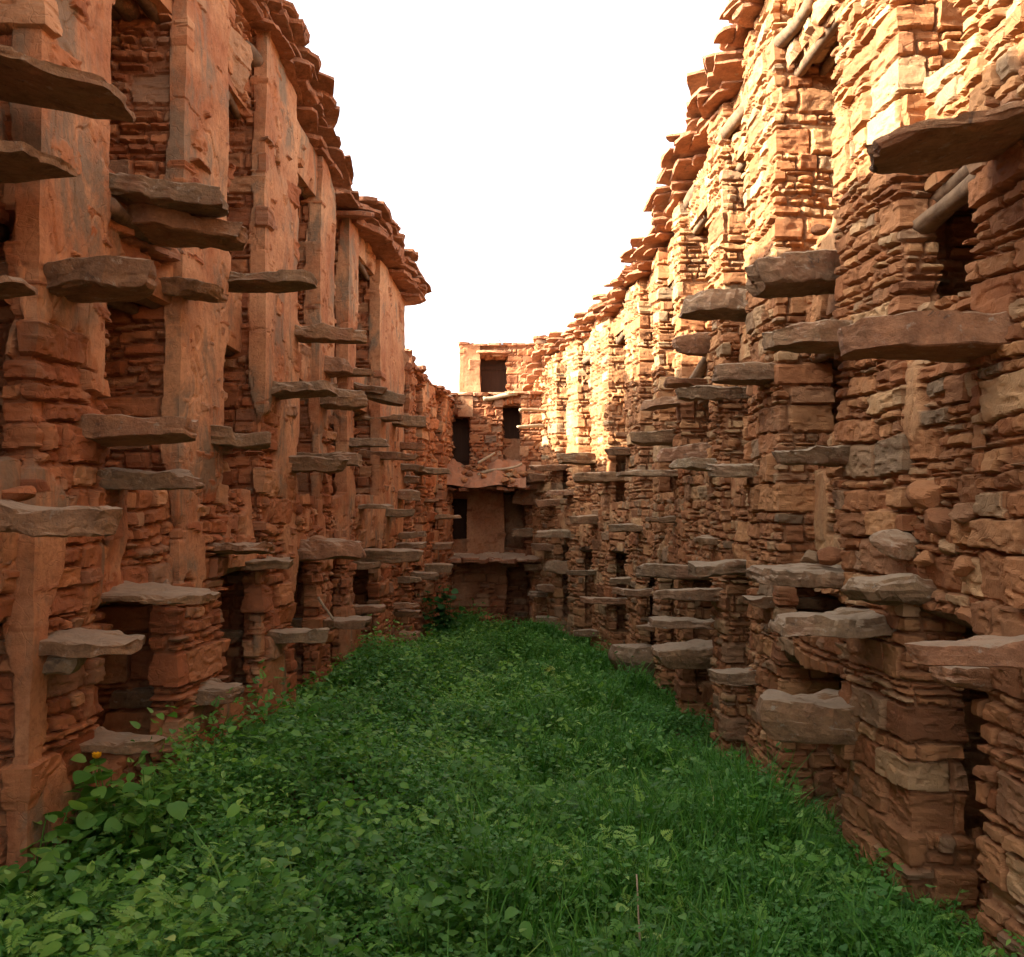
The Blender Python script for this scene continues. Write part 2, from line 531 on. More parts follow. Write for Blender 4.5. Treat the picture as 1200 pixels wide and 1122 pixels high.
def merge(parts):
    Vs, Qs, Ts, As, n = [], [], [], [], 0
    for p in parts:
        V, Q, T = p[:3]
        Vs.append(V)
        if Q is not None and len(Q): Qs.append(np.asarray(Q) + n)
        if T is not None and len(T): Ts.append(np.asarray(T) + n)
        n += len(V)
    return np.concatenate(Vs), (np.concatenate(Qs) if Qs else None), (np.concatenate(Ts) if Ts else None)


def slab_mesh(L, W, T, seed, embed=.5, rough=1.0, nang=56, tip=.75, boulder=0.0, block=False):
    """irregular broken slab: x from -embed (root) to L (tip), flat along z"""
    rg = random.Random(seed)
    w = W / 2
    e = embed
    u = rg.uniform
    kind = .2 if block else rg.random()
    if kind < .45:    # blunt broken end
        end = [(L * u(.95, 1.0), -w * tip * u(.55, .95)), (L, w * tip * u(.0, .3)), (L * u(.90, .98), w * tip * u(.7, 1.0))]
    elif kind < .8:   # oblique end
        sg = 1 if rg.random() < .5 else -1
        end = [(L * u(.80, .90) if sg > 0 else L, -w * tip * u(.6, .95)), (L * u(.95, 1.0), w * tip * u(-.1, .2)), (L if sg > 0 else L * u(.8, .9), w * tip * u(.5, .9))]
    else:
        end = [(L * u(.86, .95), -w * tip * u(.5, .8)), (L, w * u(-.2, .2)), (L * u(.84, .93), w * tip * u(.5, .8))]
    poly = [(-e, -w * u(.85, 1)), (L * u(.15, .35), -w * u(.88, 1.1)), (L * u(.5, .7), -w * u(.8, 1.05))] + end + \
           [(L * u(.55, .72), w * u(.85, 1.05)), (L * u(.15, .4), w * u(.88, 1.1)), (-e, w * u(.85, 1))]
    P = np.array(poly); cx = (L - e) / 2
    per = np.concatenate([P, P[:1]]); sl = np.concatenate([[0], np.cumsum(np.linalg.norm(np.diff(per, axis=0), axis=1))])
    s = np.linspace(0, sl[-1], nang, endpoint=False)
    # keep the polygon's corners as vertices
    for c in sl[:-1]:
        s[int(np.argmin(np.abs(s - c)))] = c
    s = np.sort(s)
    O = np.stack([np.interp(s, sl, per[:, 0]), np.interp(s, sl, per[:, 1])], -1)
    C = np.array([cx, 0.0])
    h = T / 2
    rings = [(r, h, 0) for r in (.0, .25, .45, .62, .76, .87, .95)]
    nside = 8
    for k in range(nside):
        rings.append((1.0, h * (1 - 2 * (k + .35) / (nside - .3)), 1))
    rings += [(r, -h, 0) for r in (.95, .87, .76, .62, .45, .25, .0)]
    V = np.array([np.concatenate([C + (O - C) * r, np.full((nang, 1), z)], 1) for (r, z, sd) in rings]).reshape(-1, 3)
    nr = len(rings)
    R = np.array([x[0] for x in rings]).repeat(nang); SD = np.array([x[2] for x in rings]).repeat(nang)
    so = np.array([seed * 3.7 % 91, seed * 1.9 % 83, seed * 2.3 % 77])
    n1 = noise3(V * 5 + so, seed)
    n2 = noise3(V * np.array([13, 13, 9.]) + so, seed + 1)
    n4 = noise3(V * 34 + so, seed + 3)
    lay = noise3(V * np.array([4, 4, 55.]) + so, seed + 2)
    chip = sstep(.15, .5, noise3(V * np.array([9, 9, 6.]) + so, seed + 4))
    rad = V[:, :2] - C; ln = np.linalg.norm(rad, axis=1)[:, None] + 1e-6; rd = rad / ln
    zr = np.abs(V[:, 2]) / h
    k_ = min(1, T / .08) * rough
    SD = np.where(SD > 0, 1.0, np.clip((R - .5) / .5, 0, 1))
    shr = -np.where(R < 1, R, 1) * boulder * h * (.5 * sstep(.3, 1.0, zr) + .5 * sstep(0.0, 1.0, zr))
    # undercut or battered rim
    slope = .05 if block else u(-.5, .6)
    dr = shr + SD * (slope * V[:, 2] * .8 + k_ * (.022 * n1 + .020 * n2 + .010 * n4 + .009 * lay)) - chip * k_ * .022 * np.where(V[:, 2] > 0, 1.0, .6) * SD
    V[:, :2] += rd * dr[:, None]
    capz = k_ * (.020 * n1 + .011 * n2 + .006 * n4) - chip * k_ * .014 * np.sign(V[:, 2]) * np.where(R > .85, 1, 0)
    # a flake missing from the upper face
    capz -= np.where(V[:, 2] > 0, .022 * k_ * sstep(.05, .16, noise3(V * np.array([3.2, 3.2, .1]) + so, seed + 6)), 0)
    capz += np.where(R < 1, boulder * h * .5 * (1 - R) * np.sign(V[:, 2]), 0)
    V[:, 2] += capz
    tpr = 1 - .22 * np.clip(V[:, 0] / max(L, .01), 0, 1) * u(.1, 1)
    V[:, 2] *= tpr
    i = np.arange(nr - 1)[:, None] * nang; j = np.arange(nang)[None, :]; j2 = (j + 1) % nang
    FQ = np.stack([i + j, i + nang + j, i + nang + j2, i + j2], -1).reshape(-1, 4)
    return V, FQ


def place(V, pos, yaw=0.0, pitch=0.0, roll=0.0):
    cy, sy = math.cos(yaw), math.sin(yaw); cp, sp = math.cos(pitch), math.sin(pitch); cr, sr = math.cos(roll), math.sin(roll)
    Rz = np.array([[cy, -sy, 0], [sy, cy, 0], [0, 0, 1]]); Ry = np.array([[cp, 0, -sp], [0, 1, 0], [sp, 0, cp]]); Rx = np.array([[1, 0, 0], [0, cr, -sr], [0, sr, cr]])
    return V @ (Rz @ Ry @ Rx).T + np.asarray(pos)


def rock_mesh(sx, sy, sz, seed, n=14, m=20):
    """angular broken stone: a noisy, facet-cut ellipsoid"""
    rg = np.random.RandomState(seed)
    th = np.linspace(0, math.pi, n); ph = np.linspace(0, 2 * math.pi, m, endpoint=False)
    D = np.array([(math.sin(a) * math.cos(b), math.sin(a) * math.sin(b), math.cos(a)) for a in th for b in ph])
    r = np.full(len(D), 1.0)
    for k in range(11):
        nrm = rg.normal(size=3); nrm /= np.linalg.norm(nrm); dd = rg.uniform(.5, .88)
        c = D @ nrm
        r = np.where(c > 1e-3, np.minimum(r, dd / np.maximum(c, 1e-3)), r)
    r = r * (1 + .05 * noise3(D * 3 + seed, seed))
    V = D * r[:, None] * np.array([sx, sy, sz])
    return V, gridf(n, m).reshape(-1, 4) if False else np.array([(i * m + j, (i + 1) * m + j, (i + 1) * m + (j + 1) % m, i * m + (j + 1) % m) for i in range(n - 1) for j in range(m)])


# ------------------------------------------------------------------ the granary rows
def step_for(d, k=.0018):
    return float(np.clip(k * d, .0085, .030))


DEPTH = 1.45


def build_row(root, sgn, lat, top, piers, opens, mat, plaster_of, pl_infill, seed0, recess=(.20, .45), cavs=None, wob=1.0):
    """sgn -1: left row (outside = +x), +1: right row"""
    P = lambda d, dep: np.array([sgn * (lat(d) + dep), d])
    for k, (d0, d1) in enumerate(piers):
        dm = max((d0 + d1) / 2, 4.5)
        st = step_for(dm) if d1 > 3.9 else .05
        dn = np.linspace(d0, d1, max(2, int((d1 - d0) / .4) + 1))
        path = [P(d0, DEPTH + .15)] + [P(d, 0) for d in dn] + [P(d1, DEPTH + .15)]
        z0 = EYE - 2.95
        pier('stone_pier', root, path, z0, lambda y: top(y) - .02, st, seed0 + k * 13, -sgn, mat, plaster_of(k, d0, d1), 1.0, wob,
             cav=[(EYE + opens(k - 1)[q][0], EYE + opens(k - 1)[q][1], jd) for q, jd in cavs(k - 1) if q < len(opens(k - 1))] if k else (), push=min(.4, .42 * (d1 - d0)))
    for k in range(len(piers) - 1):
        a, b = piers[k][1], piers[k + 1][0]
        if a >= b: continue
        dm = max((a + b) / 2, 4.5); st = step_for(dm, .0022)
        sd = seed0 + 500 + k * 31
        rg = random.Random(sd)
        tp = float(min(top(a), top(b)))
        # rear of the cells
        A = P(a - .05, DEPTH); B = P(b + .05, DEPTH)
        pier('cell_rear_wall', root, [A, (A + B) / 2, B], EYE - 2.95, tp - .04, st * 1.6, sd, -sgn, mat, lambda S, Z, L: np.full_like(S, .5), 1.0)
        ops = [(EYE + o[0], EYE + o[1]) for o in opens(k) if EYE + o[1] < tp - .12]
        edges = [EYE - 2.9] + [v for o in ops for v in o] + [tp - .03]
        for q in range(0, len(edges), 2):
            z0, z1 = edges[q], edges[q + 1]
            if z1 - z0 < .08: continue
            rc = rg.uniform(*recess)
            if q == len(edges) - 2: rc = rg.uniform(.05, .12)
            if q == 2: rc = rg.uniform(.0, .08)
            if q == 0: rc = rg.uniform(.15, .40)
            inf = infill('spandrel_wall' if q else 'threshold_wall', root, P(a, 0), P(b, 0), (sgn, 0), z0, z1, rc, DEPTH + .1, st, sd + q, mat, pl_infill)
            if q:   # log lintels carrying this masonry
                tw = [log_mesh(np.append(P(a - .16, rc + .06 + .16 * w), z0 - .035 + rg.uniform(-.02, .015)),
                               np.append(P(b + .16, rc + .06 + .16 * w), z0 - .035 + rg.uniform(-.02, .015)),
                               rg.uniform(.045, .062), rg.uniform(.038, .055), sd + q * 7 + w, .022) for w in range(4)]
                for t_ in tw:
                    link_mesh('timber_lintel', *t_, M_LOG, inf)


def rear_and_roof(root, sgn, lat, top, d0, d1, mat):
    dn = np.linspace(d0, d1, 50)
    def prism(name, a, b, za, zb, m):
        V = []
        for d in dn:
            for dep, zz in ((a, za(d)), (b, za(d)), (b, zb(d)), (a, zb(d))):
                V.append((sgn * (lat(d) + dep), d, zz))
        V = np.array(V); n = len(dn)
        Q = [(i * 4 + q, i * 4 + (q + 1) % 4, (i + 1) * 4 + (q + 1) % 4, (i + 1) * 4 + q) for i in range(n - 1) for q in range(4)]
        Q += [(3, 2, 1, 0), ((n - 1) * 4, (n - 1) * 4 + 1, (n - 1) * 4 + 2, (n - 1) * 4 + 3)]
        data = np.tile([.4, .8, .6, .5], (len(V), 1))
        link_mesh(name, V, Q, None, m, root, data, smooth=False)
    prism('roof', .10, 3.2, lambda d: top(d) - .22, lambda d: top(d) - .03, mat)
    prism('rear_wall', 2.9, 3.15, lambda d: EYE - 3.0, lambda d: top(d) - .24, mat)
    V = np.array([(sgn * (lat(d0) + a), d0 + y, z) for a, y, z in [(x, yy, zz) for x in (.25, 2.9) for yy in (.12, .4) for zz in (EYE - 3, float(top(d0)) - .24)]])
    Q = [(0, 1, 3, 2), (4, 6, 7, 5), (0, 4, 5, 1), (2, 3, 7, 6), (0, 2, 6, 4), (1, 5, 7, 3)]
    link_mesh('end_wall', V, Q, None, mat, root, np.tile([.4, .8, .6, .5], (8, 1)), smooth=False)


def eave(root, name, sgn, lat, top, d0, d1, seed, over=(.10, .26), step=(.22, .36), layers=3, thick=(.045, .085), jit=.03, mud=True):
    rg = random.Random(seed); parts = []
    for l in range(layers):
        d = d0 + rg.uniform(0, .2)
        while d < d1:
            w = rg.uniform(*step); T = rg.uniform(*thick); L = rg.uniform(*over) + .03 * l
            V, Q = slab_mesh(L, w * 1.12, T, seed * 100 + len(parts), embed=.42, rough=.75, nang=36, tip=1.0)
            yaw = (0 if sgn < 0 else math.pi) + rg.uniform(-.30, .30)
            if rg.random() < .13:
                d += w; continue
            z = float(top(d)) + l * .055 - .03 + rg.uniform(-jit, jit)
            slope = float(top(d + .2) - top(d - .2)) / .4
            V = place(V, (sgn * lat(d), d + w / 2, z), yaw, rg.uniform(-.10, .05), (slope * .8 + rg.uniform(-.06, .06)) * (-1 if sgn > 0 else 1))
            parts.append((V, Q, None)); d += w * rg.uniform(.9, 1.05)
    V, Q, T_ = merge(parts)
    o = link_mesh(name, V, Q, None, M_EAVEROW, root, smooth=False)
    return o


# eave stones are the wall's red stone, greyed on top
M_EAVEROW = slabmat('roof_edge_stone'); 
_nt = M_EAVEROW.node_tree
for nd in _nt.nodes:
    if nd.type == 'VALTORGB' and nd.inputs[0].links and nd.inputs[0].links[0].from_node.type == 'OBJECT_INFO':
        for e in nd.color_ramp.elements: e.color = (.36, .155, .078, 1)


def vplaster(bias, sc=1.1, seed=0):
    def f(S, Z, L):
        v = bias + .55 * fbm2(S * sc + seed * 3.1, Z * sc * .6 + seed, 40 + seed, 4)
        return sstep(.38, .62, v)
    return f


# -- left row
ax = empty('granary_row', (-2.2, 8.0, EYE - 1.9))
tag(ax, 'shaded left row of red stone granary cells with grey streaked plaster on its piers', 'granary')
LEFT = ax
PL = [(-4.0, 3.35), (4.28, 4.98), (5.90, 6.58), (7.52, 8.50), (9.38, 9.98), (10.65, 11.1), (12.55, 14.3), (14.95, 15.5), (16.15, 17.05), (17.65, 18.9)]


def left_plaster(k, d0, d1):
    def f(S, Z, L):
        fr = sstep(DEPTH - .02, DEPTH + .16, S) * sstep(L - DEPTH - .10, L - DEPTH - .22, S)   # the front face
        zr = Z - EYE
        fr = fr * (1 if k < 7 else .45)
        b = .12 + .50 * fr
        b = b + .22 * fr * sstep(.4, 1.8, zr) - .30 * sstep(-.1, -1.2, zr)
        v = b + .62 * fbm2(S * 1.5 + k * 9, Z * 1.0, 60 + k, 5)
        return sstep(.46, .54, v)
    return f


def left_open(k):
    rg = random.Random(900 + k)
    j = lambda: rg.uniform(-.06, .06)
    o = [(-1.55 + j(), -.40 + j()), (.14 + j(), 1.36 + j()), (1.80 + j(), 3.22 + j() * .5)]
    if k >= 6: o = [(-1.9, -.85), (-.4, .4), (.95, 1.95)]
    return o


def left_cav(k):
    if k == 0: return [(0, .30), (1, .12)]
    if k == 1: return [(0, .14)]
    if k == 2: return [(0, .12), (1, .45)]
    if k == 3: return [(0, .12), (1, .25)]
    return [(0, .12), (1, .3 if k % 2 else .12)] + ([(2, .35)] if k % 2 == 0 else [])


build_row(LEFT, -1, latL, topL, PL, left_open, M_LEFT, left_plaster, .55, 100, recess=(.06, .20), cavs=left_cav)
rear_and_roof(LEFT, -1, latL, topL, -4.0, 18.8, M_LEFT)
eave(LEFT, 'roof_edge', -1, latL, topL, -3.5, 10.2, 31, over=(.05, .22), step=(.16, .5), layers=5, thick=(.022, .06), jit=.035)
o = eave(LEFT, 'roof_edge', -1, latL, lambda d: topL(d) + .02, 10.3, 14.35, 32, over=(.28, .37), step=(.35, .8), layers=5, thick=(.045, .08), jit=.012)
eave(LEFT, 'roof_edge', -1, latL, topL, 14.6, 18.7, 33, over=(.05, .15), step=(.25, .4), layers=2)

# -- right row
RIGHT = empty('granary_row', (2.1, 8.0, EYE - 2.2))
tag(RIGHT, 'right row of red rubble granary cells with bright sun on its upper storey', 'granary')
PR = [(-4.0, 4.35), (5.10, 5.95), (7.23, 8.10), (8.95, 9.46), (10.7, 11.05), (11.9, 12.25), (13.0, 13.95), (15.25, 16.3), (17.15, 17.55), (18.0, 19.3)]


def right_plaster(k, d0, d1):
    return vplaster(.05 if k < 8 else .20, 1.2, 7 + k)


def right_open(k):
    rg = random.Random(700 + k); j = lambda: rg.uniform(-.07, .07)
    if k == 0: return [(-1.75, -.48), (1.05, 1.78), (2.35, 3.7)]
    if k == 1: return [(-1.62, -1.02), (-.82, -.55), (.55, 1.2), (2.03, 3.5)]
    if k in (2, 3): return [(-1.9 + j(), -.50 + j()), (.45 + j(), 1.3 + j()), (1.75 + j(), 3.30 + j())]
    return [(-1.95 + j(), -.62 + j()), (.15 + j(), 1.0 + j()), (1.55 + j(), 2.85 + j())]


def right_cav(k):
    if k == 0: return [(0, .30), (1, .20)]
    if k == 1: return [(0, .45), (1, .10), (2, .40)]
    if k == 2: return [(0, .30), (1, .30)]
    if k == 3: return [(0, .12), (1, .30)]
    return [(0, .12), (1, .25 if k % 2 else .12)] + ([(2, .30)] if k in (4, 7) else [])


AMP = .58
build_row(RIGHT, 1, latR, topR, PR, right_open, M_RIGHT, right_plaster, .15, 300, recess=(.12, .34), cavs=right_cav, wob=.3)
AMP = .9
rear_and_roof(RIGHT, 1, latR, topR, -4.0, 19.0, M_RIGHT)
eave(RIGHT, 'roof_edge', 1, latR, topR, -3.5, 19.2, 41, over=(.02, .26), step=(.12, .50), layers=5, thick=(.02, .06), jit=.05)

# -- block closing the far end
END = empty('end_granary', (-.5, 18.6, EYE - 2.4))
tag(END, 'red granary block closing the far end, with a heaped earth roof over dark doorways', 'granary')
YE = 18.6
sE = step_for(18.0)
zE = lambda py: float(at(600, py, YE)[2])
xE = lambda px: float(at(px, 600, YE)[0])


LOWER = .55


def end_pier(px0, px1, z0, z1, seed, pl):
    x0, x1 = xE(px0), xE(px1)
    o = LOWER if z1 < zM + .01 else 0
    pier('stone_pier', END, [(x0, YE + .9 + o), (x0, YE + o), (x1, YE + o), (x1, YE + .9 + o)], z0, z1, sE, seed, 1, M_END, vplaster(pl, 1.0, seed), 1.0)


zT, zM, zB = zE(463), zE(566), EYE - 2.9
end_pier(496, 521, zM, zT, 701, .3)
end_pier(551, 587, zM, zT, 702, .1)
end_pier(612, 660, zM, zT, 703, .2)
end_pier(490, 520, zE(652), zM, 704, .6)
end_pier(549, 588, zE(652), zM, 705, .55)
end_pier(617, 660, zE(652), zM, 706, .4)
end_pier(490, 591, zB, zE(655), 707, .32)
end_pier(622, 660, zB, zE(655), 708, .5)


def end_fill(px0, px1, py0, py1, seed, pl, rec=.12):
    o = LOWER if py1 > 560 else 0
    return infill('spandrel_wall', END, (xE(px0), YE + o), (xE(px1), YE + o), (0, 1), zE(py0), zE(py1), rec, .95, sE, seed, M_END, pl)


end_fill(521, 551, 485, 464, 711, .2, .04); end_fill(587, 612, 472, 464, 712, .2, .04)
end_fill(521, 551, 566, 547, 713, .3); end_fill(587, 612, 566, 516, 714, .8, .35)
end_fill(520, 549, 582, 567, 715, .5); end_fill(588, 617, 574, 567, 716, .5)
end_fill(520, 549, 653, 636, 717, .6); end_fill(588, 617, 653, 648, 718, .6)
end_fill(591, 622, 664, 656, 719, .6)
A = np.array([xE(480), YE + .85 + LOWER]); B = np.array([xE(670), YE + .85 + LOWER])
pier('cell_rear_wall', END, [A, (A + B) / 2, B], zB, zT - .05, .04, 720, 1, M_END, vplaster(.5, 1, 3))


def plank_door(parent, x0, x1, z0, z1, y, npl=5):
    parts = []
    for k in range(npl):
        a = x0 + (x1 - x0) * k / npl; b = x0 + (x1 - x0) * (k + 1) / npl - .001
        yy = y + (.006 if k % 2 else 0)
        V = np.array([(p, q, r) for p in (a, b) for q in (yy, yy + .04) for r in (z0, z1)])
        parts.append((V, [(0, 1, 3, 2), (4, 6, 7, 5), (0, 4, 5, 1), (2, 3, 7, 6), (0, 2, 6, 4), (1, 5, 7, 3)], None))
    for zz in (z0 + .18 * (z1 - z0), z0 + .8 * (z1 - z0)):
        V = np.array([(p, q, r) for p in (x0 + .02, x1 - .02) for q in (y - .025, y - .001) for r in (zz - .04, zz + .04)])
        parts.append((V, [(0, 1, 3, 2), (4, 6, 7, 5), (0, 4, 5, 1), (2, 3, 7, 6), (0, 2, 6, 4), (1, 5, 7, 3)], None))
    V, Q, _ = merge(parts)
    return link_mesh('plank_door', V, Q, None, M_DOOR, parent, smooth=False)


plank_door(END, xE(519), xE(553), zE(549), zE(483), YE + .45)
plank_door(END, xE(517), xE(552), zE(638), zE(580), YE + .50 + LOWER)
V = np.array([(x, y, z) for x in (xE(485), xE(660)) for y in (YE + .05, YE + 1.45) for z in (zM - .12, zM + .02)])
link_mesh('upper_floor', V, [(0, 1, 3, 2), (4, 6, 7, 5), (0, 4, 5, 1), (2, 3, 7, 6), (0, 2, 6, 4), (1, 5, 7, 3)], None, M_MUD, END, smooth=False)
plank_door(END, xE(586), xE(614), zE(520), zE(470), YE + .55)
# roof of the block and its edge slabs
V = np.array([(x, y, z) for x in (xE(485), xE(660)) for y in (YE + .12, YE + 3.4) for z in (zT - .2, zT - .02)])
link_mesh('roof', V, [(0, 1, 3, 2), (4, 6, 7, 5), (0, 4, 5, 1), (2, 3, 7, 6), (0, 2, 6, 4), (1, 5, 7, 3)], None, M_MUD, END, smooth=False)
rg = random.Random(5)
parts = []
x = xE(500)
while x < xE(625):
    w = rg.uniform(.22, .45)
    V, Q = slab_mesh(rg.uniform(.04, .12), w * 1.1, rg.uniform(.05, .08), int(x * 1000) % 977, embed=.4, nang=30, rough=.7, tip=1)
    parts.append((place(V, (x + w / 2, YE, zT + .015 + rg.uniform(-.02, .02)), -math.pi / 2 + rg.uniform(-.1, .1), rg.uniform(-.05, .05)), Q, None)); x += w
V, Q, _ = merge(parts)
link_mesh('roof_edge', V, Q, None, M_EAVEROW, END, smooth=False)
link_mesh('roof_pole', *log_mesh(at(566, 466, YE - .1), at(606, 463, YE - .05), .05, .04, 3, .03), M_STICK, END)


def mound(name, parent, x0, x1, y0, y1, zf, seed, mat, edge=.1, step=.035):
    nx = int((x1 - x0) / step); ny = max(int((y1 - y0) / step), 10)
    X, Y = np.meshgrid(np.linspace(x0, x1, nx), np.linspace(y0, y1, ny), indexing='ij')
    u = (X - x0) / (x1 - x0); v = (Y - y0) / (y1 - y0)
    z, fr = zf(u, v, X, Y)
    V = np.stack([X, Y + fr, z], -1).reshape(-1, 3)
    return link_mesh(name, V, gridf(nx, ny), None, mat, parent)


# heaped earth roof jutting out over the middle storey, and the rough ledge below it
def zheap(u, v, X, Y):
    base = zE(571); t = np.clip(v / .10, 0, 1)
    hgt = .10 + (.34 + .14 * np.sin(u * 8 + 1)) * sstep(.05, .75, v) + .12 * fbm2(X * 3, Y * 3, 5) + .07 * np.abs(fbm2(X * 7, Y * 7, 6)) + .05 * fbm2(X * 14, Y * 14, 9)
    under = (v < .10)
    return base + .03 * np.sin(u * 11) + hgt * sstep(.03, .14, v), .22 * fbm2(X * 2.2, Y * 0 + 1, 8) + .06 * fbm2(X * 8, Y * 0 + 1, 18)


mound('earth_heap', END, xE(512), xE(616), YE - .55, YE + .25, zheap, 1, M_MUD)
for k in range(34):
    V, Q = rock_mesh(rg.uniform(.05, .15), rg.uniform(.05, .12), rg.uniform(.03, .08), 400 + k, 10, 14)
    px = rg.uniform(512, 614); v_ = rg.uniform(.08, .8)
    zz = zE(571) + .10 + .32 * float(sstep(.05, .75, v_)) * rg.uniform(.8, 1.0)
    V = place(V, (xE(px), YE - .55 + .8 * v_ - .04, zz), rg.uniform(0, 6), rg.uniform(-.5, .5))
    link_mesh('rubble_stone', V, Q, None, M_RIGHT, END, np.tile([rg.random(), 0, 1, .5], (len(V), 1)), smooth=False)
parts = []
for k, px in enumerate(range(511, 616, 10)):
    V, Q = slab_mesh(rg.uniform(.48, .62), rg.uniform(.20, .30), rg.uniform(.05, .08), 40 + k, embed=.3, nang=34, rough=.9, tip=.9)
    parts.append((place(V, (xE(px + 4), YE, zE(572) + rg.uniform(-.03, .03)), -math.pi / 2 + rg.uniform(-.2, .2), rg.uniform(-.06, .06)), Q, None))
V, Q, _ = merge(parts); link_mesh('canopy_slabs', V, Q, None, M_EAVEROW, END, smooth=False)
parts = []
for k, px in enumerate(range(514, 622, 15)):
    V, Q = slab_mesh(rg.uniform(.28, .5), rg.uniform(.30, .42), rg.uniform(.07, .13), 70 + k, embed=.9, nang=34, rough=.9, tip=.9)
    parts.append((place(V, (xE(px + 6), YE, zE(655) + rg.uniform(-.03, .05)), -math.pi / 2 + rg.uniform(-.2, .2), rg.uniform(-.08, .04)), Q, None))
V, Q, _ = merge(parts); link_mesh('ledge_slabs', V, Q, None, M_EAVEROW, END, smooth=False)

# -- tower room above
TW = empty('roof_room', (-.3, 19.7, zT - .05))
tag(TW, 'small square stone room with one dark doorway on the roof at the far end', 'tower')
YT = 19.7
xT = lambda px: float(at(px, 600, YT)[0]); zTt = lambda py: float(at(600, py, YT)[2])
zt0, zt1 = zT - .15, zTt(404)
for a, b, s_, p_ in ((541, 560, 731, .85), (596, 632, 732, .15)):
    x0, x1 = xT(a), xT(b)
    path = [(x0, YT + (1.6 if a == 541 else .7)), (x0, YT), (x1, YT), (x1, YT + (.7 if a == 541 else 1.6))]
    pier('stone_pier', TW, path, zt0, zt1, sE, s_, 1, M_END, vplaster(p_, 1.0, s_))
infill('lintel_wall', TW, (xT(560), YT), (xT(596), YT), (0, 1), zTt(417), zt1, .03, .7, sE, 733, M_END, .1)
V = np.array([(x, y, z) for x in (xT(542), xT(631)) for y in (YT + .1, YT + 1.65) for z in (zt1 - .15, zt1 - .02)])
BOX = [(0, 1, 3, 2), (4, 6, 7, 5), (0, 4, 5, 1), (2, 3, 7, 6), (0, 2, 6, 4), (1, 5, 7, 3)]
link_mesh('roof', V, BOX, None, M_MUD, TW, smooth=False)
V = np.array([(x, y, z) for x in (xT(542), xT(631)) for y in (YT + 1.5, YT + 1.64) for z in (zt0, zt1 - .16)])
link_mesh('rear_wall', V, BOX, None, M_END, TW, np.tile([.4, .8, .6, .5], (8, 1)), smooth=False)
plank_door(TW, xT(558), xT(598), zt0, zTt(415), YT + .45)
parts = []
x = xT(537)
while x < xT(632):
    w = rg.uniform(.22, .45)
    V, Q = slab_mesh(rg.uniform(.03, .10), w * 1.1, rg.uniform(.05, .07), int(abs(x) * 1313) % 977, embed=.4, nang=30, rough=.7, tip=1)
    parts.append((place(V, (x + w / 2, YT, zt1 + .01 + rg.uniform(-.015, .015)), -math.pi / 2 + rg.uniform(-.1, .1), 0), Q, None)); x += w
V, Q, _ = merge(parts); link_mesh('roof_edge', V, Q, None, M_EAVEROW, TW, smooth=False)
V, Q = slab_mesh(.10, .75, .06, 5151, embed=.3, nang=36, rough=.6, tip=1)
link_mesh('door_lintel', place(V, (xT(578), YT, zTt(413)), -math.pi / 2), Q, None, M_EAVEROW, TW)

# -- small stub of wall above the right row's far end
ST = empty('wall_stub', (.9, 19.4, EYE + 3.2))
tag(ST, 'short stump of stone wall rising above the far end of the right roof edge', 'wall')
z_ = lambda py: float(at(600, py, 19.4)[2]); x_ = lambda px: float(at(px, 600, 19.4)[0])
pier('stone_face', ST, [(x_(630), 20.2), (x_(630), 19.4), (x_(668), 19.4), (x_(668), 20.2)], EYE + 2.8, z_(396), sE, 741, 1, M_END, vplaster(.1, 1, 4))
parts = []
for k in range(4):
    V, Q = slab_mesh(.08, .30, .06, 990 + k, embed=.6, nang=30, rough=.7, tip=1)
    parts.append((place(V, (x_(634 + k * 10), 19.4, z_(396)), -math.pi / 2 + .1 * k), Q, None))
V, Q, _ = merge(parts); link_mesh('coping', V, Q, None, M_EAVEROW, ST, smooth=False)

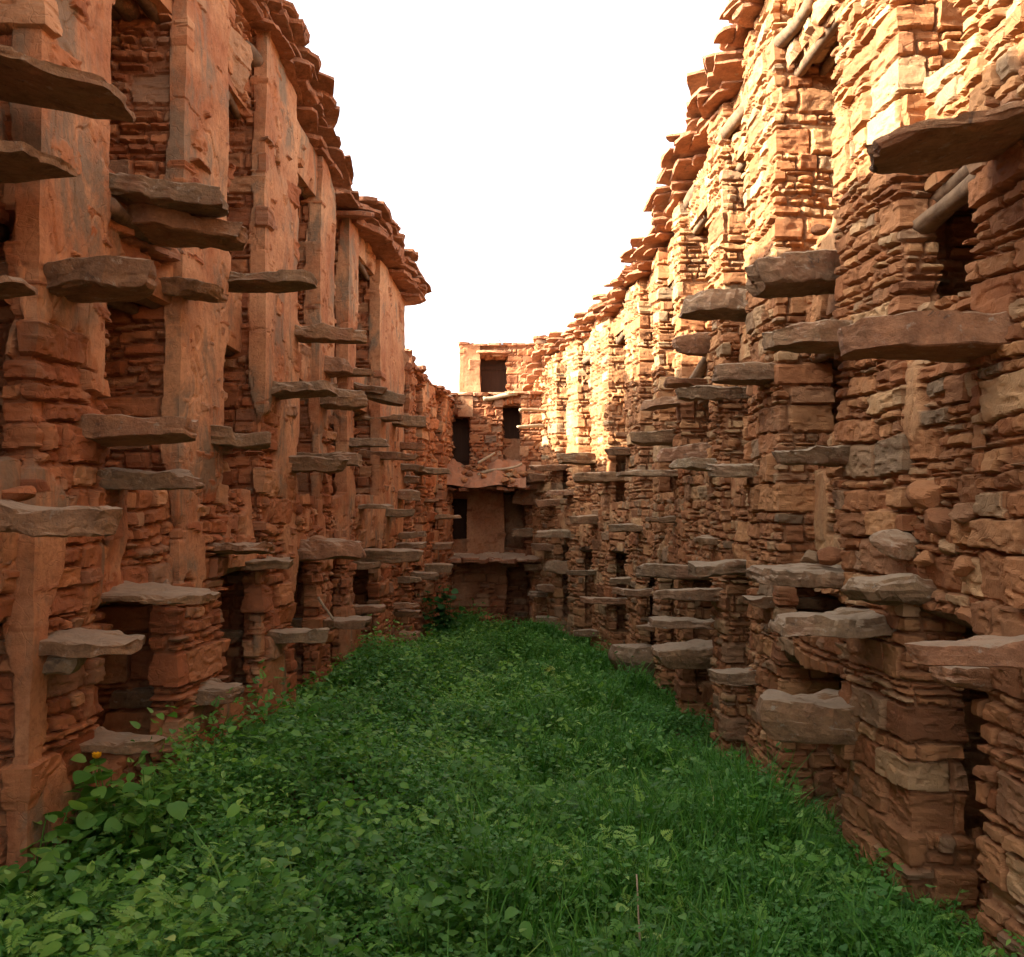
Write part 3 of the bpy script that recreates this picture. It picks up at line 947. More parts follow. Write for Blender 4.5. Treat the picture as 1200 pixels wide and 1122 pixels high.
# ------------------------------------------------------------------ projecting step slabs
# (root px, root py, tip px, tip py, thickness px, width m, boulder)
SL = [(-60, 50, 118, 92, 20, .52, 0), (-60, 168, 50, 172, 20, .4, 0), (118, 212, 256, 226, 26, .36, 0), (140, 250, 278, 266, 26, .42, 0),
      (38, 322, 172, 322, 34, .36, 0), (190, 334, 258, 338, 16, .3, 0), (258, 322, 363, 320, 20, .34, 0), (-90, 322, 6, 322, 24, .3, 0),
      (88, 505, 218, 500, 28, .34, -1), (112, 562, 228, 564, 22, .34, 0), (-70, 606, 124, 610, 36, .34, 0), (240, 512, 317, 514, 24, .34, 0),
      (246, 643, 309, 643, 14, .5, 0), (112, 698, 244, 697, 13, .4, 0), (34, 758, 146, 760, 16, .40, 0), (40, 782, 86, 784, 22, .22, .3),
      (226, 815, 278, 814, 24, .3, .2), (100, 878, 178, 880, 17, .34, 0), (338, 386, 425, 388, 21, .32, 0), (374, 428, 411, 428, 20, .3, .2),
      (398, 435, 439, 435, 9, .25, 0), (308, 455, 394, 455, 19, .34, 0), (370, 465, 426, 466, 24, .3, .2), (412, 455, 474, 470, 18, .34, 0),
      (410, 450, 452, 458, 10, .3, 0), (454, 491, 499, 494, 17, .32, 0), (405, 518, 453, 519, 13, .32, 0), (333, 544, 403, 545, 21, .32, 0),
      (368, 538, 421, 538, 20, .3, 0), (464, 522, 497, 523, 10, .3, 0), (440, 533, 489, 535, 11, .3, 0), (464, 547, 496, 548, 11, .3, 0),
      (467, 562, 491, 562, 11, .3, 0), (461, 579, 493, 582, 14, .3, 0), (488, 551, 526, 552, 9, .35, 0), (496, 587, 513, 587, 5, .25, 0),
      (418, 593, 459, 593, 7, .3, 0), (448, 601, 484, 602, 11, .3, 0), (465, 627, 499, 626, 11, .3, 0), (461, 641, 498, 640, 8, .3, 0),
      (346, 643, 426, 645, 24, .4, .3), (424, 652, 493, 654, 17, .4, 0), (416, 663, 446, 663, 10, .3, 0), (293, 662, 339, 661, 13, .36, 0),
      (413, 715, 451, 715, 12, .32, 0), (372, 732, 431, 732, 15, .34, 0), (314, 746, 385, 746, 20, .34, 0), (460, 711, 489, 710, 8, .3, 0),
      (462, 720, 491, 720, 9, .3, 0), (480, 675, 513, 676, 10, .3, 0), (498, 665, 529, 667, 12, .3, 0), (464, 680, 493, 680, 9, .3, 0),
      (465, 746, 491, 746, 12, .3, 0), (464, 759, 491, 759, 9, .3, 0), (453, 774, 487, 773, 9, .3, 0), (505, 606, 540, 606, 6, .2, 0),
      (506, 640, 530, 640, 10, .3, 0), (440, 490, 470, 490, 8, .3, 0)]
SR = [(1275, 112, 1038, 148, 24, .62, 0), (976, 310, 888, 318, 38, .48, .12), (1190, 386, 1003, 391, 44, .40, -1), (1012, 388, 912, 392, 30, .38, 0),
      (996, 531, 917, 532, 22, .36, 0), (1080, 694, 1003, 694, 30, .34, .5), (990, 676, 893, 678, 24, .42, .2), (1044, 733, 912, 733, 28, .42, 0),
      (1240, 766, 1076, 766, 34, .22, -1), (1002, 850, 893, 842, 46, .46, .30), (878, 352, 801, 354, 30, .38, .2), (832, 402, 792, 402, 24, .3, .2),
      (910, 436, 841, 436, 26, .36, -1), (854, 460, 796, 460, 19, .34, 0), (814, 447, 778, 446, 11, .3, 0), (802, 468, 755, 474, 14, .3, 0),
      (792, 512, 740, 512, 17, .38, 0), (816, 530, 771, 531, 20, .3, .1), (842, 543, 789, 542, 15, .34, 0), (888, 552, 837, 552, 19, .36, 0),
      (740, 529, 709, 529, 10, .3, 0), (797, 555, 724, 556, 9, .34, 0), (794, 609, 759, 609, 9, .3, 0), (754, 619, 713, 619, 10, .32, 0),
      (716, 559, 672, 559, 14, .36, 0), (700, 538, 654, 538, 15, .4, 0), (658, 548, 622, 549, 8, .36, 0), (642, 560, 607, 563, 10, .36, 0),
      (674, 577, 641, 577, 8, .3, 0), (628, 583, 601, 583, 17, .3, .2), (655, 590, 627, 591, 11, .3, 0), (702, 609, 667, 609, 12, .32, 0),
      (622, 624, 599, 625, 11, .3, .1), (670, 626, 627, 626, 11, .3, 0), (650, 642, 624, 642, 10, .3, 0), (638, 665, 614, 665, 10, .3, 0),
      (668, 665, 636, 665, 15, .3, .2), (700, 671, 664, 671, 8, .34, 0), (652, 690, 628, 690, 9, .3, .1), (644, 697, 619, 697, 7, .3, 0),
      (808, 671, 747, 671, 18, .4, .1), (872, 666, 811, 666, 18, .4, 0), (742, 681, 715, 681, 10, .3, 0), (762, 695, 719, 695, 10, .32, 0),
      (718, 705, 681, 705, 9, .32, 0), (845, 698, 769, 698, 15, .36, 0), (817, 732, 764, 732, 12, .34, 0), (768, 737, 747, 737, 7, .25, 0),
      (832, 771, 769, 772, 27, .42, .35), (768, 776, 717, 774, 32, .46, .4), (910, 705, 879, 704, 16, .3, 0), (886, 796, 837, 796, 20, .34, 0),
      (844, 634, 818, 634, 11, .3, .1), (702, 743, 671, 743, 9, .3, 0), (654, 728, 627, 728, 10, .3, 0), (1160, 800, 1118, 800, 26, .3, .1)]


def steps(root, lst, sgn, lat, dof, seed):
    for k, (x0, y0, x1, y1, t, W, bo) in enumerate(lst):
        d = dof(abs(x0 - 600))
        dc = d + W * .42
        p0 = at(x0, y0, d); p1 = at(x1, y1, d)
        L = abs(p1[0] - p0[0]); T = t / F * d
        bk = bo < 0; bo = max(bo, 0)
        if bo == 0 and d > 6: T = max(T * .85, .05)
        rgk = random.Random(seed + k)
        V, Q = slab_mesh(L, W, T, seed + k, embed=.55, boulder=bo, block=bk, rough=(.6 if bk else 1.0) if d < 9 else .8, nang=96 if d < 7 else 72 if d < 10 else 44, tip=rgk.uniform(.7, 1.0))
        pitch = math.atan2(p1[2] - p0[2], L) + rgk.uniform(-.03, .03)
        V = place(V, (p0[0], dc, p0[2]), (0 if sgn < 0 else math.pi) + rgk.uniform(-.10, .10), pitch, rgk.uniform(-.07, .05) * (1 if sgn < 0 else -1))
        link_mesh('step_slab', V, Q, None, M_SLAB, root, None, smooth=False)


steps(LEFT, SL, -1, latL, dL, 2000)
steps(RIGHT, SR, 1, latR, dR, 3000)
# two thin pegs sticking out of the sunlit far end of the right row
for (a, b, y) in ((629, 607, 500), (632, 609, 481)):
    d = 18.2
    link_mesh('peg', *log_mesh(at(a + 12, y, d + .3), at(b, y, d - .15), .035, .03, y, .01), M_STICK, RIGHT)

# timbers showing at the heads of the upper doorways
for root, pts in ((LEFT, [((252, 18, 7.05), (299, 78, 7.5)), ((256, 70, 7.2), (276, 100, 7.45)), ((334, 158, 8.9), (362, 208, 9.4)), ((126, 236, 5.0), (206, 300, 5.9)),
                          ((404, 305, 12.2), (426, 322, 12.5))]),
                  (RIGHT, [((952, 0, 6.6), (914, 52, 7.2)), ((1165, 180, 4.4), (1082, 272, 5.1)), ((884, 112, 8.5), (850, 158, 8.9)), ((838, 195, 9.9), (806, 240, 10.6)),
                           ((835, 405, 10.0), (815, 448, 10.6))])):
    for q, (a, b) in enumerate(pts):
        link_mesh('timber_beam', *log_mesh(at(*a), at(*b), .05, .065, 77 + q, .02), M_LOG, root)

# ------------------------------------------------------------------ loose stones
def loose(px, py, d, sx, sy, sz, seed, label, group='loose stones on the ledges and ground', yaw=0.0, mat=None, name='loose_stone', cat='stone'):
    p = at(px, py, d)
    V, Q = rock_mesh(sx, sy, sz, seed)
    V = place(V, p, yaw, 0.09 * (seed % 5 - 2), .10 * (seed % 3 - 1))
    data = np.tile([(seed * .37) % 1.0, 0, 1, .5], (len(V), 1))
    o = link_mesh(name, V, Q, None, mat or M_SLAB, None, data, smooth=False, org=p)
    return tag(o, label, cat, group)


d0 = dL(600 + 30)
loose(20, 578, d0 + .1, .085, .09, .035, 3, 'flat stone lying on the thick grey slab at the left edge of the photo', yaw=.3, mat=M_LEFT)
loose(195, 686, 5.75, .04, .045, .04, 4, 'small pale rounded stone on a thin ledge over a doorway of the left wall')
loose(375, 634, 8.75, .10, .09, .05, 5, 'lumpy red stone on the broken lintel ledge of the left wall', mat=M_LEFT)
loose(402, 634, 9.7, .07, .08, .05, 6, 'small brown stone on the inner end of the broken lintel ledge of the left wall', mat=M_LEFT)
loose(890, 927, 6.6, .07, .09, .06, 7, 'whitish stone lying in the grass at the foot of the right wall')
loose(458, 786, 13.2, .36, .22, .08, 8, 'long flat red slab lying on the ground at the foot of the left wall', mat=M_LEFT)
loose(205, 945, 5.6, .12, .12, .07, 9, 'broken red stone in the weeds at the foot of the left wall', mat=M_LEFT)
loose(160, 972, 5.1, .07, .06, .05, 10, 'small orange stone half hidden by the weeds in the left corner', mat=M_LEFT)
loose(568, 726, 17.4, .22, .18, .09, 11, 'pale flat stone leaning by the foot of the end wall', mat=M_LEFT)
loose(603, 737, 17.6, .25, .2, .08, 12, 'low dark stone at the doorway in the end wall', mat=M_LEFT)
for k, (px, py, dd, s, lb) in enumerate([
        (1106, 612, dR(506) + .02, .095, 'pointed orange stone jutting from the broken patch of the right wall'),
        (1136, 600, dR(536) + .02, .085, 'pale lump at the top of the broken patch of the right wall'),
        (1094, 578, dR(494) + .02, .12, 'long slanting red stone above the broken patch of the right wall'),
        (1048, 640, 5.12, .12, 'round stone bulging from the right wall just left of its broken patch'),
        (1112, 642, dR(512) + .02, .06, 'small brown stone wedged inside the broken patch of the right wall'),
        (1130, 664, dR(530) + .02, .07, 'small red stone low in the broken patch of the right wall'),
        (1086, 655, dR(486) + .02, .06, 'dark chip of stone between the round stone and the broken patch'),
        (952, 655, 6.2, .09, 'brown stone lying on the ledge over the low hole of the right wall'),
        (972, 652, 6.0, .08, 'reddish block at the inner end of the ledge over the low hole'),
        (960, 268, 5.95, .06, 'bright sunlit cobble on the upper sill of the right wall'),
        (855, 630, 9.9, .10, 'dark stone perched over the ground floor doorway midway along the right wall')]):
    loose(px, py, dd, s * 1.25, s * 1.1, s * .75, 20 + k, lb, yaw=k * .8, mat=M_RIGHT if k not in (3,) else M_SLAB)

rgf = random.Random(77)
for k in range(16):
    left = k < 10
    dd = rgf.uniform(4.3, 9.5)
    X0 = (-float(latL(dd)) + rgf.uniform(.06, .30)) if left else (float(latR(dd)) - rgf.uniform(.05, .25))
    q = np.array([X0, dd, float(soil(X0, dd)) + .05])
    V, Q = rock_mesh(rgf.uniform(.05, .13), rgf.uniform(.05, .11), rgf.uniform(.035, .08), 600 + k)
    o = link_mesh('fallen_stone', place(V, q, rgf.uniform(0, 6), rgf.uniform(-.3, .3)), Q, None, M_LEFT if left else M_RIGHT, None, np.tile([rgf.random(), 0, 1, .5], (len(V), 1)), smooth=False, org=q)
    tag(o, 'fallen red stone among the weeds at the foot of the left wall' if left else 'fallen red stone among the weeds at the foot of the right wall', 'stone',
        'fallen stones at the foot of the left wall' if left else 'fallen stones at the foot of the right wall')

# dry sticks on the heaped roof
for k, (a, b, r, lb) in enumerate([(((560, 543), (580, 531)), None, .03, 'short dry stick leaning on the earth heap at the far end'),
                                   (((562, 560), (610, 541)), None, .035, 'long curved dry branch lying across the earth heap at the far end')]):
    p0 = at(*a[0], YE - .35); p1 = at(*a[1], YE - .2)
    o = link_mesh('dry_branch', *log_mesh(p0, p1, r, r * .7, 60 + k, .06 * k), M_STICK, None, org=p0)
    tag(o, lb, 'branch')
p0 = at(372, 655, 9.3); p1 = at(388, 728, 9.15)
o = link_mesh('dry_branch', *log_mesh(at(374, 700, 9.15), at(389, 727, 9.0), .012, .015, 64, .01), M_STICK, None, org=p1)
tag(o, 'thin stick leaning in a ground floor doorway of the left wall', 'branch')

# ------------------------------------------------------------------ birds on the roofs at the far end
def bird(px, py, d, s, yaw, lb):
    n, m = 12, 12
    V = []
    for i in range(n):
        t = i / (n - 1)
        r = np.interp(t, [0, .12, .3, .55, .72, .80, .9, 1], [.004, .02, .03, .042, .034, .024, .026, .003])
        x = np.interp(t, [0, .3, .6, .8, 1], [-.12, -.05, .02, .05, .075])
        z = np.interp(t, [0, .3, .6, .8, .9, 1], [.02, .045, .08, .125, .14, .135])
        for q in range(m):
            an = 2 * math.pi * q / m
            V.append((x - .4 * r * math.cos(an), r * math.sin(an) * .9, z + r * math.cos(an)))
    V = np.array(V) * s
    Q = [(i * m + j, (i + 1) * m + j, (i + 1) * m + (j + 1) % m, i * m + (j + 1) % m) for i in range(n - 1) for j in range(m)]
    legs = [log_mesh((-.01 * s, y * s, -.03 * s), (0, y * s, .06 * s), .004 * s, .004 * s, 1, 0, 4, 5) for y in (-.015, .015)]
    V2, Q2, T2 = merge([(V, Q, None)] + legs)
    p = at(px, py, d)
    o = link_mesh('bird', place(V2, p, yaw), Q2, T2, M_BIRD, None, None, org=p)
    tag(o, lb, 'bird')


bird(586, 406, YT + .02, 1.0, 2.2, 'small dark bird perched on the roof edge above the doorway of the roof room')
bird(553, 406.5, YT + .02, .65, 1.0, 'smaller bird low on the left end of the roof edge of the roof room')
bird(638, 396.5, 19.45, .75, 2.6, 'small dark bird perched on the wall stump above the right roof')

# ------------------------------------------------------------------ ground
gx = np.concatenate([[-150, -60, -20, -8], np.linspace(-4, 4, 70), [8, 20, 60, 150]])
gy = np.concatenate([[-60, -20, -6], np.linspace(-3, 21, 160), [30, 60, 150, 400]])
X, Y = np.meshgrid(gx, gy, indexing='ij')
Zs = soil(X, Y)
V = np.stack([X, Y, Zs], -1).reshape(-1, 3)
tag(link_mesh('ground', V, gridf(len(gx), len(gy)), None, M_SOIL), kind='structure')

# ------------------------------------------------------------------ vegetation
RS = np.random.RandomState(11)


def leaf_template(rows=5, fold=.18, curl=-.15, shape='round'):
    t = np.linspace(0, 1, rows)
    if shape == 'round': w = np.interp(t, [0, .15, .4, .65, .85, 1], [.22, .46, .52, .44, .26, .02])
    elif shape == 'lance': w = np.interp(t, [0, .2, .5, .8, 1], [.03, .16, .20, .12, .01])
    else: w = np.interp(t, [0, .25, .45, .6, .8, 1], [.10, .42, .30, .40, .20, .02])
    V = []
    for k in range(rows):
        zc = curl * t[k] ** 2
        V += [(t[k], -w[k], zc + fold * w[k]), (t[k], 0, zc), (t[k], w[k], zc + fold * w[k])]
    return np.array(V), gridf(rows, 3)


SMALL = (np.array([(0, 0, 0), (.5, -.42, .08), (.55, 0, -.02), (.5, .42, .08), (1, 0, -.05)]), np.array([(0, 1, 2, 3), (1, 4, 3, 2)]))
SMALL = (SMALL[0], np.array([(0, 1, 4, 2), (0, 2, 4, 3)]))
GR = np.array([(0, -.5, 0), (0, .5, 0), (.10, -.42, .38), (.10, .42, .38), (.34, -.28, .72), (.34, .28, .72), (.66, -.03, .92), (.66, .03, .92)])
GRF = np.array([(0, 1, 3, 2), (2, 3, 5, 4), (4, 5, 7, 6)])


def rots(yaw, pitch, roll):
    cy, sy = np.cos(yaw), np.sin(yaw); cp, sp = np.cos(pitch), np.sin(pitch); cr, sr = np.cos(roll), np.sin(roll)
    n = len(yaw); R = np.zeros((n, 3, 3))
    # Rz * Ry(-pitch) * Rx
    R[:, 0, 0] = cy * cp; R[:, 0, 1] = -sy * cr - cy * sp * sr; R[:, 0, 2] = sy * sr - cy * sp * cr
    R[:, 1, 0] = sy * cp; R[:, 1, 1] = cy * cr - sy * sp * sr; R[:, 1, 2] = -cy * sr - sy * sp * cr
    R[:, 2, 0] = sp; R[:, 2, 1] = cp * sr; R[:, 2, 2] = cp * cr
    return R


def scatter(tv, tf, pos, R, scale, rnd):
    n = len(pos); m = len(tv)
    sc = scale if scale.ndim == 2 else np.repeat(scale[:, None], 3, 1)
    L = tv[None] * sc[:, None, :]
    V = np.einsum('nij,nmj->nmi', R, L) + pos[:, None, :]
    Fc = (tf[None] + (np.arange(n) * m)[:, None, None]).reshape(-1, tf.shape[1])
    A = np.zeros((n, m, 4)); A[..., 0] = rnd[:, None]; A[..., 3] = 1
    return V.reshape(-1, 3), Fc, A.reshape(-1, 4)


def field(n, d0, d1, dens_pow=1.0, margin=.0):
    """random ground points in the lane, denser towards the camera"""
    u = RS.rand(n) ** dens_pow
    d = d0 + (d1 - d0) * u
    lo = -latL(d) + margin; hi = latR(d) - margin
    x = lo + (hi - lo) * RS.rand(n)
    return x, d


def canopy(x, d):
    """height of the green cover above the soil"""
    h = .24 + .30 * fbm2(x * 1.2 + 4, d * 1.2, 70) + .24 * fbm2(x * 3.1, d * 3.1, 71)
    left = sstep(.6, -1.2, x)
    h = h + .12 * left * sstep(10, 4, d)
    wall = np.minimum(x + latL(d), latR(d) - x)
    h = h + .10 * sstep(.3, .7, noise2(x * 2.0 + 30, d * 2.0, 72) * .5 + .5)
    return np.clip(h, .06, .72) * (.62 + .38 * sstep(0, .45, wall))


def grassy(x, d):
    return np.clip(.05 + .62 * sstep(-.7, .8, x + .6 * fbm2(x * .9, d * .9, 95)) * sstep(-.4, .15, fbm2(x * .7 + 9, d * .6, 96) + .18), 0, 1)


# dense carpet of small leaves
N = 250000
x, d = field(N, 2.9, 18.3, 1.35, -.12)
wgt = RS.rand(N) < (1 - .45 * grassy(x, d)) * (.3 + .7 * sstep(-.25, .35, fbm2(x * .9, d * .7, 80) + .12))
x, d = x[wgt], d[wgt]; N = len(x)
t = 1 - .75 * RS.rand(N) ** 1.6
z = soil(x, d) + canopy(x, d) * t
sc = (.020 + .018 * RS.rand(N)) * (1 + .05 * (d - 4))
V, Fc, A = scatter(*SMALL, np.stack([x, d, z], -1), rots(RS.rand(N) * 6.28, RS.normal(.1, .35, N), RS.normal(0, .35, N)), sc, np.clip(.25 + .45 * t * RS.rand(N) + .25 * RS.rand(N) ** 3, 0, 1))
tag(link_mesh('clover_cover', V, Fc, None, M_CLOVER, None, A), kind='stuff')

# broad leaved weeds, mostly on the left half
def fern_template():
    V = []; Q = []
    def leaflet(a, ang, l):
        c, s_ = math.cos(ang), math.sin(ang); n0 = len(V)
        for (t, w) in ((0, 0), (.5, .24), (1, 0), (.5, -.24)):
            V.append((a + l * (t * c - w * s_), l * (t * s_ + w * c), -.18 * (a + l * t) ** 2 + .05 * abs(w)))
        Q.append((n0, n0 + 1, n0 + 2, n0 + 3))
    for k in range(5):
        a = .18 + .16 * k; l = .42 * (1 - .13 * k)
        leaflet(a, .95, l); leaflet(a, -.95, l)
    leaflet(.85, 0, .28)
    return np.array(V), np.array(Q)


SHAPES = [leaf_template(5, .25, -.30, 'round'), leaf_template(7, .20, -.35, 'lobed'), leaf_template(5, .22, -.35, 'lance'), fern_template()]
SHSC = [(.022, .044), (.038, .070), (.045, .085), (.055, .105)]
NC = 6500
x, d = field(NC, 2.9, 17.8, 1.25, -.05)
left = sstep(1.3, -.7, x + .45 * fbm2(x * .8, d * .8, 90))
keep = RS.rand(NC) < np.clip(left * .7 + .30, 0, 1)
x, d, left = x[keep], d[keep], left[keep]; NC = len(x)
acc = [[[], [], [], []] for _ in SHAPES]
for k in range(NC):
    q = int(RS.choice(4, p=(.40, .30, .12, .18) if left[k] > .5 else (.14, .16, .18, .52)))
    nl = RS.randint(10, 24)
    edge = float(sstep(.7, .1, x[k] + latL(d[k])) * sstep(9.0, 4.5, d[k]))
    H = float(canopy(x[k:k + 1], d[k:k + 1])[0]) * RS.uniform(.9, 1.7) + edge * RS.uniform(.0, .10)
    if RS.rand() < .05: H = min(H * 1.3 + .05, .62)
    rad = RS.uniform(.08, .20)
    an = RS.rand(nl) * 6.28; rr = rad * np.sqrt(RS.rand(nl)); hz = H * (1 - .75 * (rr / rad) ** 2 * RS.rand(nl)) * RS.uniform(.45, 1.0, nl)
    g = float(soil(x[k], d[k]))
    acc[q][0].append(np.stack([x[k] + rr * np.cos(an), d[k] + rr * np.sin(an), g + hz], -1))
    acc[q][1].append(rots(an + RS.normal(0, .5, nl), RS.normal(.22, .42, nl), RS.normal(0, .38, nl)))
    acc[q][2].append(RS.uniform(*SHSC[q], nl) * RS.uniform(.7, 1.1)); acc[q][3].append(np.clip(.08 + .62 * float(sstep(-.5, .5, fbm2(x[k:k + 1] * 1.4, d[k:k + 1] * 1.4, 120)[0] + RS.normal(0, .22))) + RS.rand(nl) * .24 + (RS.rand(nl) > .97) * .15, 0, 1))
Vs, Fs, As, n0 = [], [], [], 0
for q, (tv, tf) in enumerate(SHAPES):
    V, Fc, A = scatter(tv, tf, *[np.concatenate(v) for v in acc[q]])
    Vs.append(V); Fs.append(Fc + n0); As.append(A); n0 += len(V)
tag(link_mesh('broad_leaf_weeds', np.concatenate(Vs), np.concatenate(Fs), None, M_LEAF, None, np.concatenate(As)), kind='stuff')

# grass, mostly middle and right
N = 150000
x, d = field(N, 2.9, 18.3, 1.5, -.1)
w = RS.rand(N) < grassy(x, d)
x, d = x[w], d[w]; N = len(x)
hgt = (canopy(x, d) * RS.uniform(.5, 1.35, N) + .05)
sc = np.stack([hgt * RS.uniform(.3, 1.0, N), .006 + .006 * RS.rand(N) + .0006 * d, hgt], -1)
V, Fc, A = scatter(GR, GRF, np.stack([x, d, soil(x, d) - .01], -1), rots(RS.rand(N) * 6.28, RS.normal(0, .16, N), RS.normal(0, .16, N)), sc, np.clip(RS.rand(N) * .85 + (RS.rand(N) > .97) * .2, 0, 1))
tag(link_mesh('grass', V, Fc, None, M_GRASS, None, A), kind='stuff')


# single plants one can point at
def plant(name, px, d, H, label, cat, mat=M_LEAF, nst=5, leaf=.08, spread=.25, shape='round', seed=0, nl=9, flower=False, lean=0, group='single weeds standing out of the ground cover', x=None):
    rs = np.random.RandomState(seed)
    X0 = (px - 600) / F * d if x is None else x
    base = np.array([X0, d, float(soil(X0, d)) - .02])
    root = empty(name, base)
    tag(root, label, cat, group)
    stems, P, R, S = [], [], [], []
    tv, tf = leaf_template(6, .16, -.2, shape)
    tips = []
    for s in range(nst):
        an = rs.rand() * 6.28; rr = spread * rs.rand()
        h = H * rs.uniform(.6, 1.0) if s else H
        if s == 0: rr *= .3
        tip = base + np.array([rr * math.cos(an) + lean * h, rr * math.sin(an), h]); tips.append(tip)
        stems.append(log_mesh(base + rs.normal(0, .03, 3) * np.array([1, 1, 0]), tip, .0055, .0025, seed * 10 + s, .03, 10, 6))
        for q in range(nl):
            t = .25 + .78 * (q + rs.rand() * .5) / nl
            c = base + (tip - base) * min(t, 1.0)
            la = q * 2.4 + rs.rand(); pet = rs.uniform(.02, .07) * (1.3 - .5 * t)
            c = c + np.array([math.cos(la) * pet, math.sin(la) * pet, pet * .3])
            P.append(c); R.append((la, rs.normal(.1, .35), rs.normal(0, .3))); S.append(leaf * rs.uniform(.6, 1.25) * (1.25 - .5 * t))
    V, Q, T_ = merge(stems)
    A = np.zeros((len(V), 4)); A[:, 0] = .5; A[:, 3] = 1
    link_mesh('stem', V, Q, T_, mat, root, A)
    R = np.array(R); n_ = len(P)
    V, Fc, A = scatter(tv, tf, np.array(P), rots(R[:, 0], R[:, 1], R[:, 2]), np.array(S), np.clip(.2 + .7 * rs.rand(n_), 0, 1))
    link_mesh('foliage', V, Fc, None, mat, root, A)
    if flower:
        pv, pf = leaf_template(4, .10, .35, 'round')
        n_ = 8
        V, Fc, A = scatter(pv, pf, np.tile(tips[0], (n_, 1)), rots(np.arange(n_) * .785 + .2, np.full(n_, .55), np.zeros(n_)), np.full(n_, .036), np.full(n_, .5))
        link_mesh('flower', V, Fc, None, M_YEL, root, A)
    return root


plant('flowering_weed', 124, 4.75, .66, 'tall leafy weed bearing one yellow flower in front of the left wall', 'plant', nst=6, leaf=.10, spread=.18, seed=1, flower=True, nl=13)
plant('leafy_weed', 172, 4.55, .66, 'upright broad leaved weed just right of the yellow flower', 'plant', nst=6, leaf=.10, spread=.18, seed=2, nl=13)
plant('leafy_weed', 75, 4.35, .52, 'spreading weed with long stalked leaves left of the yellow flower', 'plant', nst=8, leaf=.11, spread=.28, seed=3, nl=11)
plant('large_leaf_plant', 160, 3.75, .36, 'low plant with a large lobed bright leaf in the bottom left corner', 'plant', M_PALE, nst=4, leaf=.19, spread=.16, seed=4, shape='lobed', nl=3)
plant('leafy_weed', 40, 4.0, .42, 'dark clump of big leaves at the left edge by the wall foot', 'plant', nst=9, leaf=.12, spread=.34, seed=5, nl=11)
plant('leafy_weed', 245, 6.0, .42, 'slim weed growing at the foot of the second pier of the left wall', 'plant', nst=4, leaf=.07, spread=.14, seed=6)
plant('pale_weed', 325, 4.35, .40, 'weed with pale rounded leaves on a bent stalk left of the middle', 'plant', M_PALE, nst=4, leaf=.085, spread=.18, seed=7, nl=6)
plant('pale_weed', 487, 4.15, .34, 'weed with pale folded leaves near the bottom, left of the middle', 'plant', M_PALE, nst=4, leaf=.11, spread=.18, seed=8, nl=5)
plant('pale_weed', 718, 5.0, .38, 'yellowish green weed alone in the middle of the grass', 'plant', M_PALE, nst=5, leaf=.085, spread=.16, seed=9, nl=7)
plant('pale_weed', 742, 4.2, .42, 'drooping pale weed topping a bare stalk in the grass right of the middle', 'plant', M_PALE, nst=2, leaf=.10, spread=.12, seed=10, nl=5)
plant('pale_weed', 640, 13.0, .42, 'light green weed standing up before the end wall at the far end of the grass', 'plant', M_PALE, nst=9, leaf=.12, spread=.30, seed=11)
plant('small_weed', 800, 3.85, .26, 'small weed with bright leaves at the bottom right of the middle', 'plant', M_PALE, nst=4, leaf=.075, spread=.13, seed=12, nl=5)
plant('small_weed', 598, 3.75, .22, 'little star leaved weed at the bottom edge near the middle', 'plant', M_PALE, nst=3, leaf=.07, spread=.10, seed=13, shape='lance', nl=6)
plant('leafy_weed', 1075, 4.9, .34, 'leafy weed at the foot of the nearest pier of the right wall', 'plant', M_CLOVER, nst=6, leaf=.07, spread=.2, seed=14, x=1.95)
plant('leafy_weed', 1045, 4.25, .40, 'bushy small leaved weed in the grass at the bottom right', 'plant', M_CLOVER, nst=9, leaf=.065, spread=.28, seed=15, x=1.62)
plant('dark_shrub', 518, 16.2, 1.25, 'dark green shrub growing in the far left corner before the end wall', 'shrub', M_DARKSH, nst=20, leaf=.13, spread=.48, seed=16, nl=12)
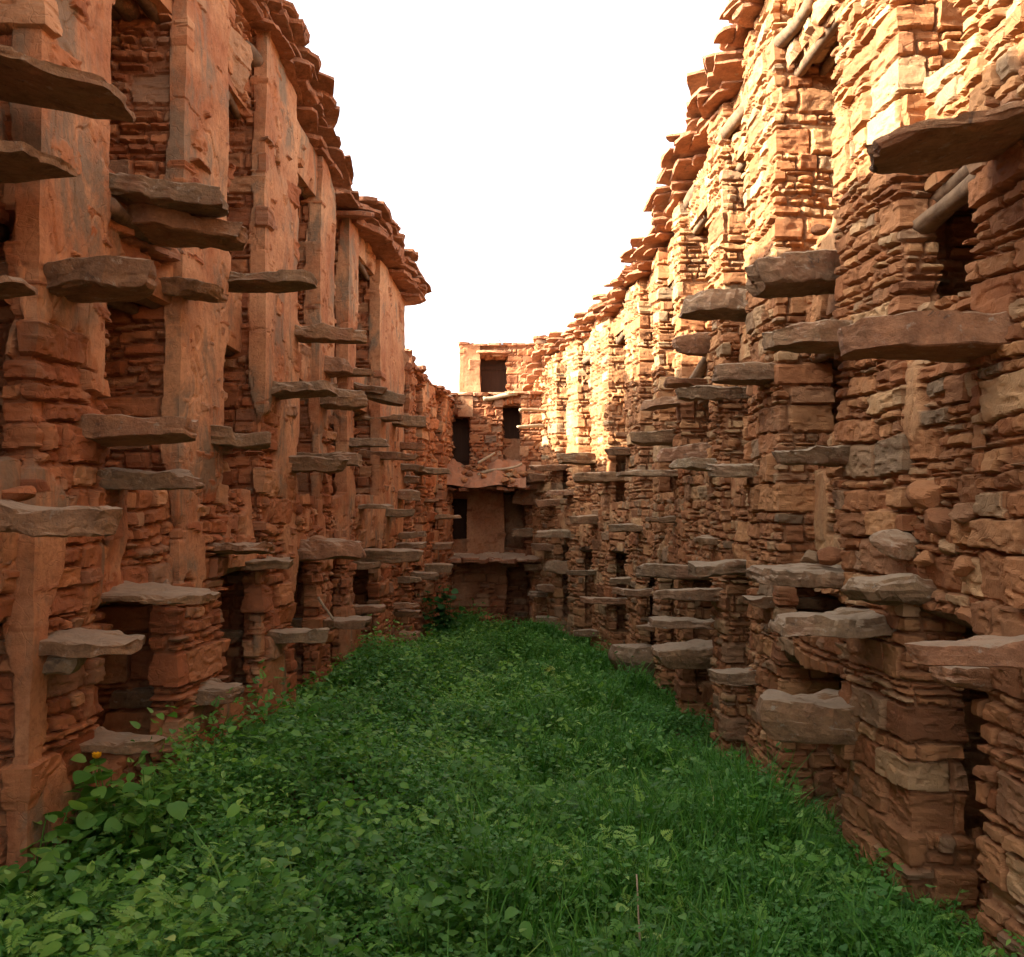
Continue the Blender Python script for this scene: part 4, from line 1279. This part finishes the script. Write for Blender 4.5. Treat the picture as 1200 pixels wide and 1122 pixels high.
plant('dark_shrub', 505, 15.6, .5, 'low dark shrub in front of the taller shrub in the far left corner', 'shrub', M_DARKSH, nst=14, leaf=.12, spread=.4, seed=17, nl=10, x=-1.2)
# bare stalk
b0 = at(768, 1120, 3.9); b0[2] = float(soil(b0[0], 3.9)); b1 = at(743, 1025, 4.1)
o = link_mesh('bare_stalk', *log_mesh(b0, b1, .005, .004, 9, .015, 12, 6), M_STICK, None, org=b0)
tag(o, 'thin bare pale stalk rising from the grass right of the middle at the bottom', 'stalk')

# ------------------------------------------------------------------ light, sky, camera
AZ, EL = math.radians(12), math.radians(27.6)
sd = bpy.data.lights.new('sun', 'SUN'); sd.energy = 4.8; sd.angle = math.radians(.6); sd.color = (1, .89, .72)
so = bpy.data.objects.new('sun', sd); col.objects.link(so)
from mathutils import Vector
dirv = Vector((math.cos(EL) * math.cos(AZ), math.cos(EL) * math.sin(AZ), -math.sin(EL)))
so.rotation_euler = dirv.to_track_quat('-Z', 'Y').to_euler()
so.location = (-10, -4, 12)

w = bpy.data.worlds.new('World'); scene.world = w; w.use_nodes = True
nt = w.node_tree; n = NT(nt)
bg = nt.nodes['Background']
sky = n.node('ShaderNodeTexSky', sky_type='NISHITA', sun_disc=False)
sky.sun_elevation = EL
# sun stands towards -x (and a little -y): Blender's rotation is clockwise from +y
sky.sun_rotation = math.atan2(-dirv.x, -dirv.y)
sky.dust_density = 4.0; sky.air_density = 1.0; sky.ozone_density = 1.0
hs = n.node('ShaderNodeHueSaturation'); hs.inputs['Saturation'].default_value = .25
n.link(sky.outputs[0], hs.inputs['Color'])
n.link(hs.outputs[0], bg.inputs['Color'])
bg.inputs['Strength'].default_value = .15

cam = bpy.data.cameras.new('camera'); co = bpy.data.objects.new('camera', cam); col.objects.link(co)
co.location = (0, 0, EYE); co.rotation_euler = (math.pi / 2 + PITCH, 0, 0)
cam.sensor_width = 36; cam.lens = 36 * F / 1200; cam.clip_end = 2000; cam.clip_start = .05
scene.camera = co
vs = scene.view_settings
vs.view_transform = 'Standard'; vs.look = 'None'; vs.exposure = 2.42; vs.gamma = 1
scene.cycles.max_bounces = 8; scene.cycles.diffuse_bounces = 5
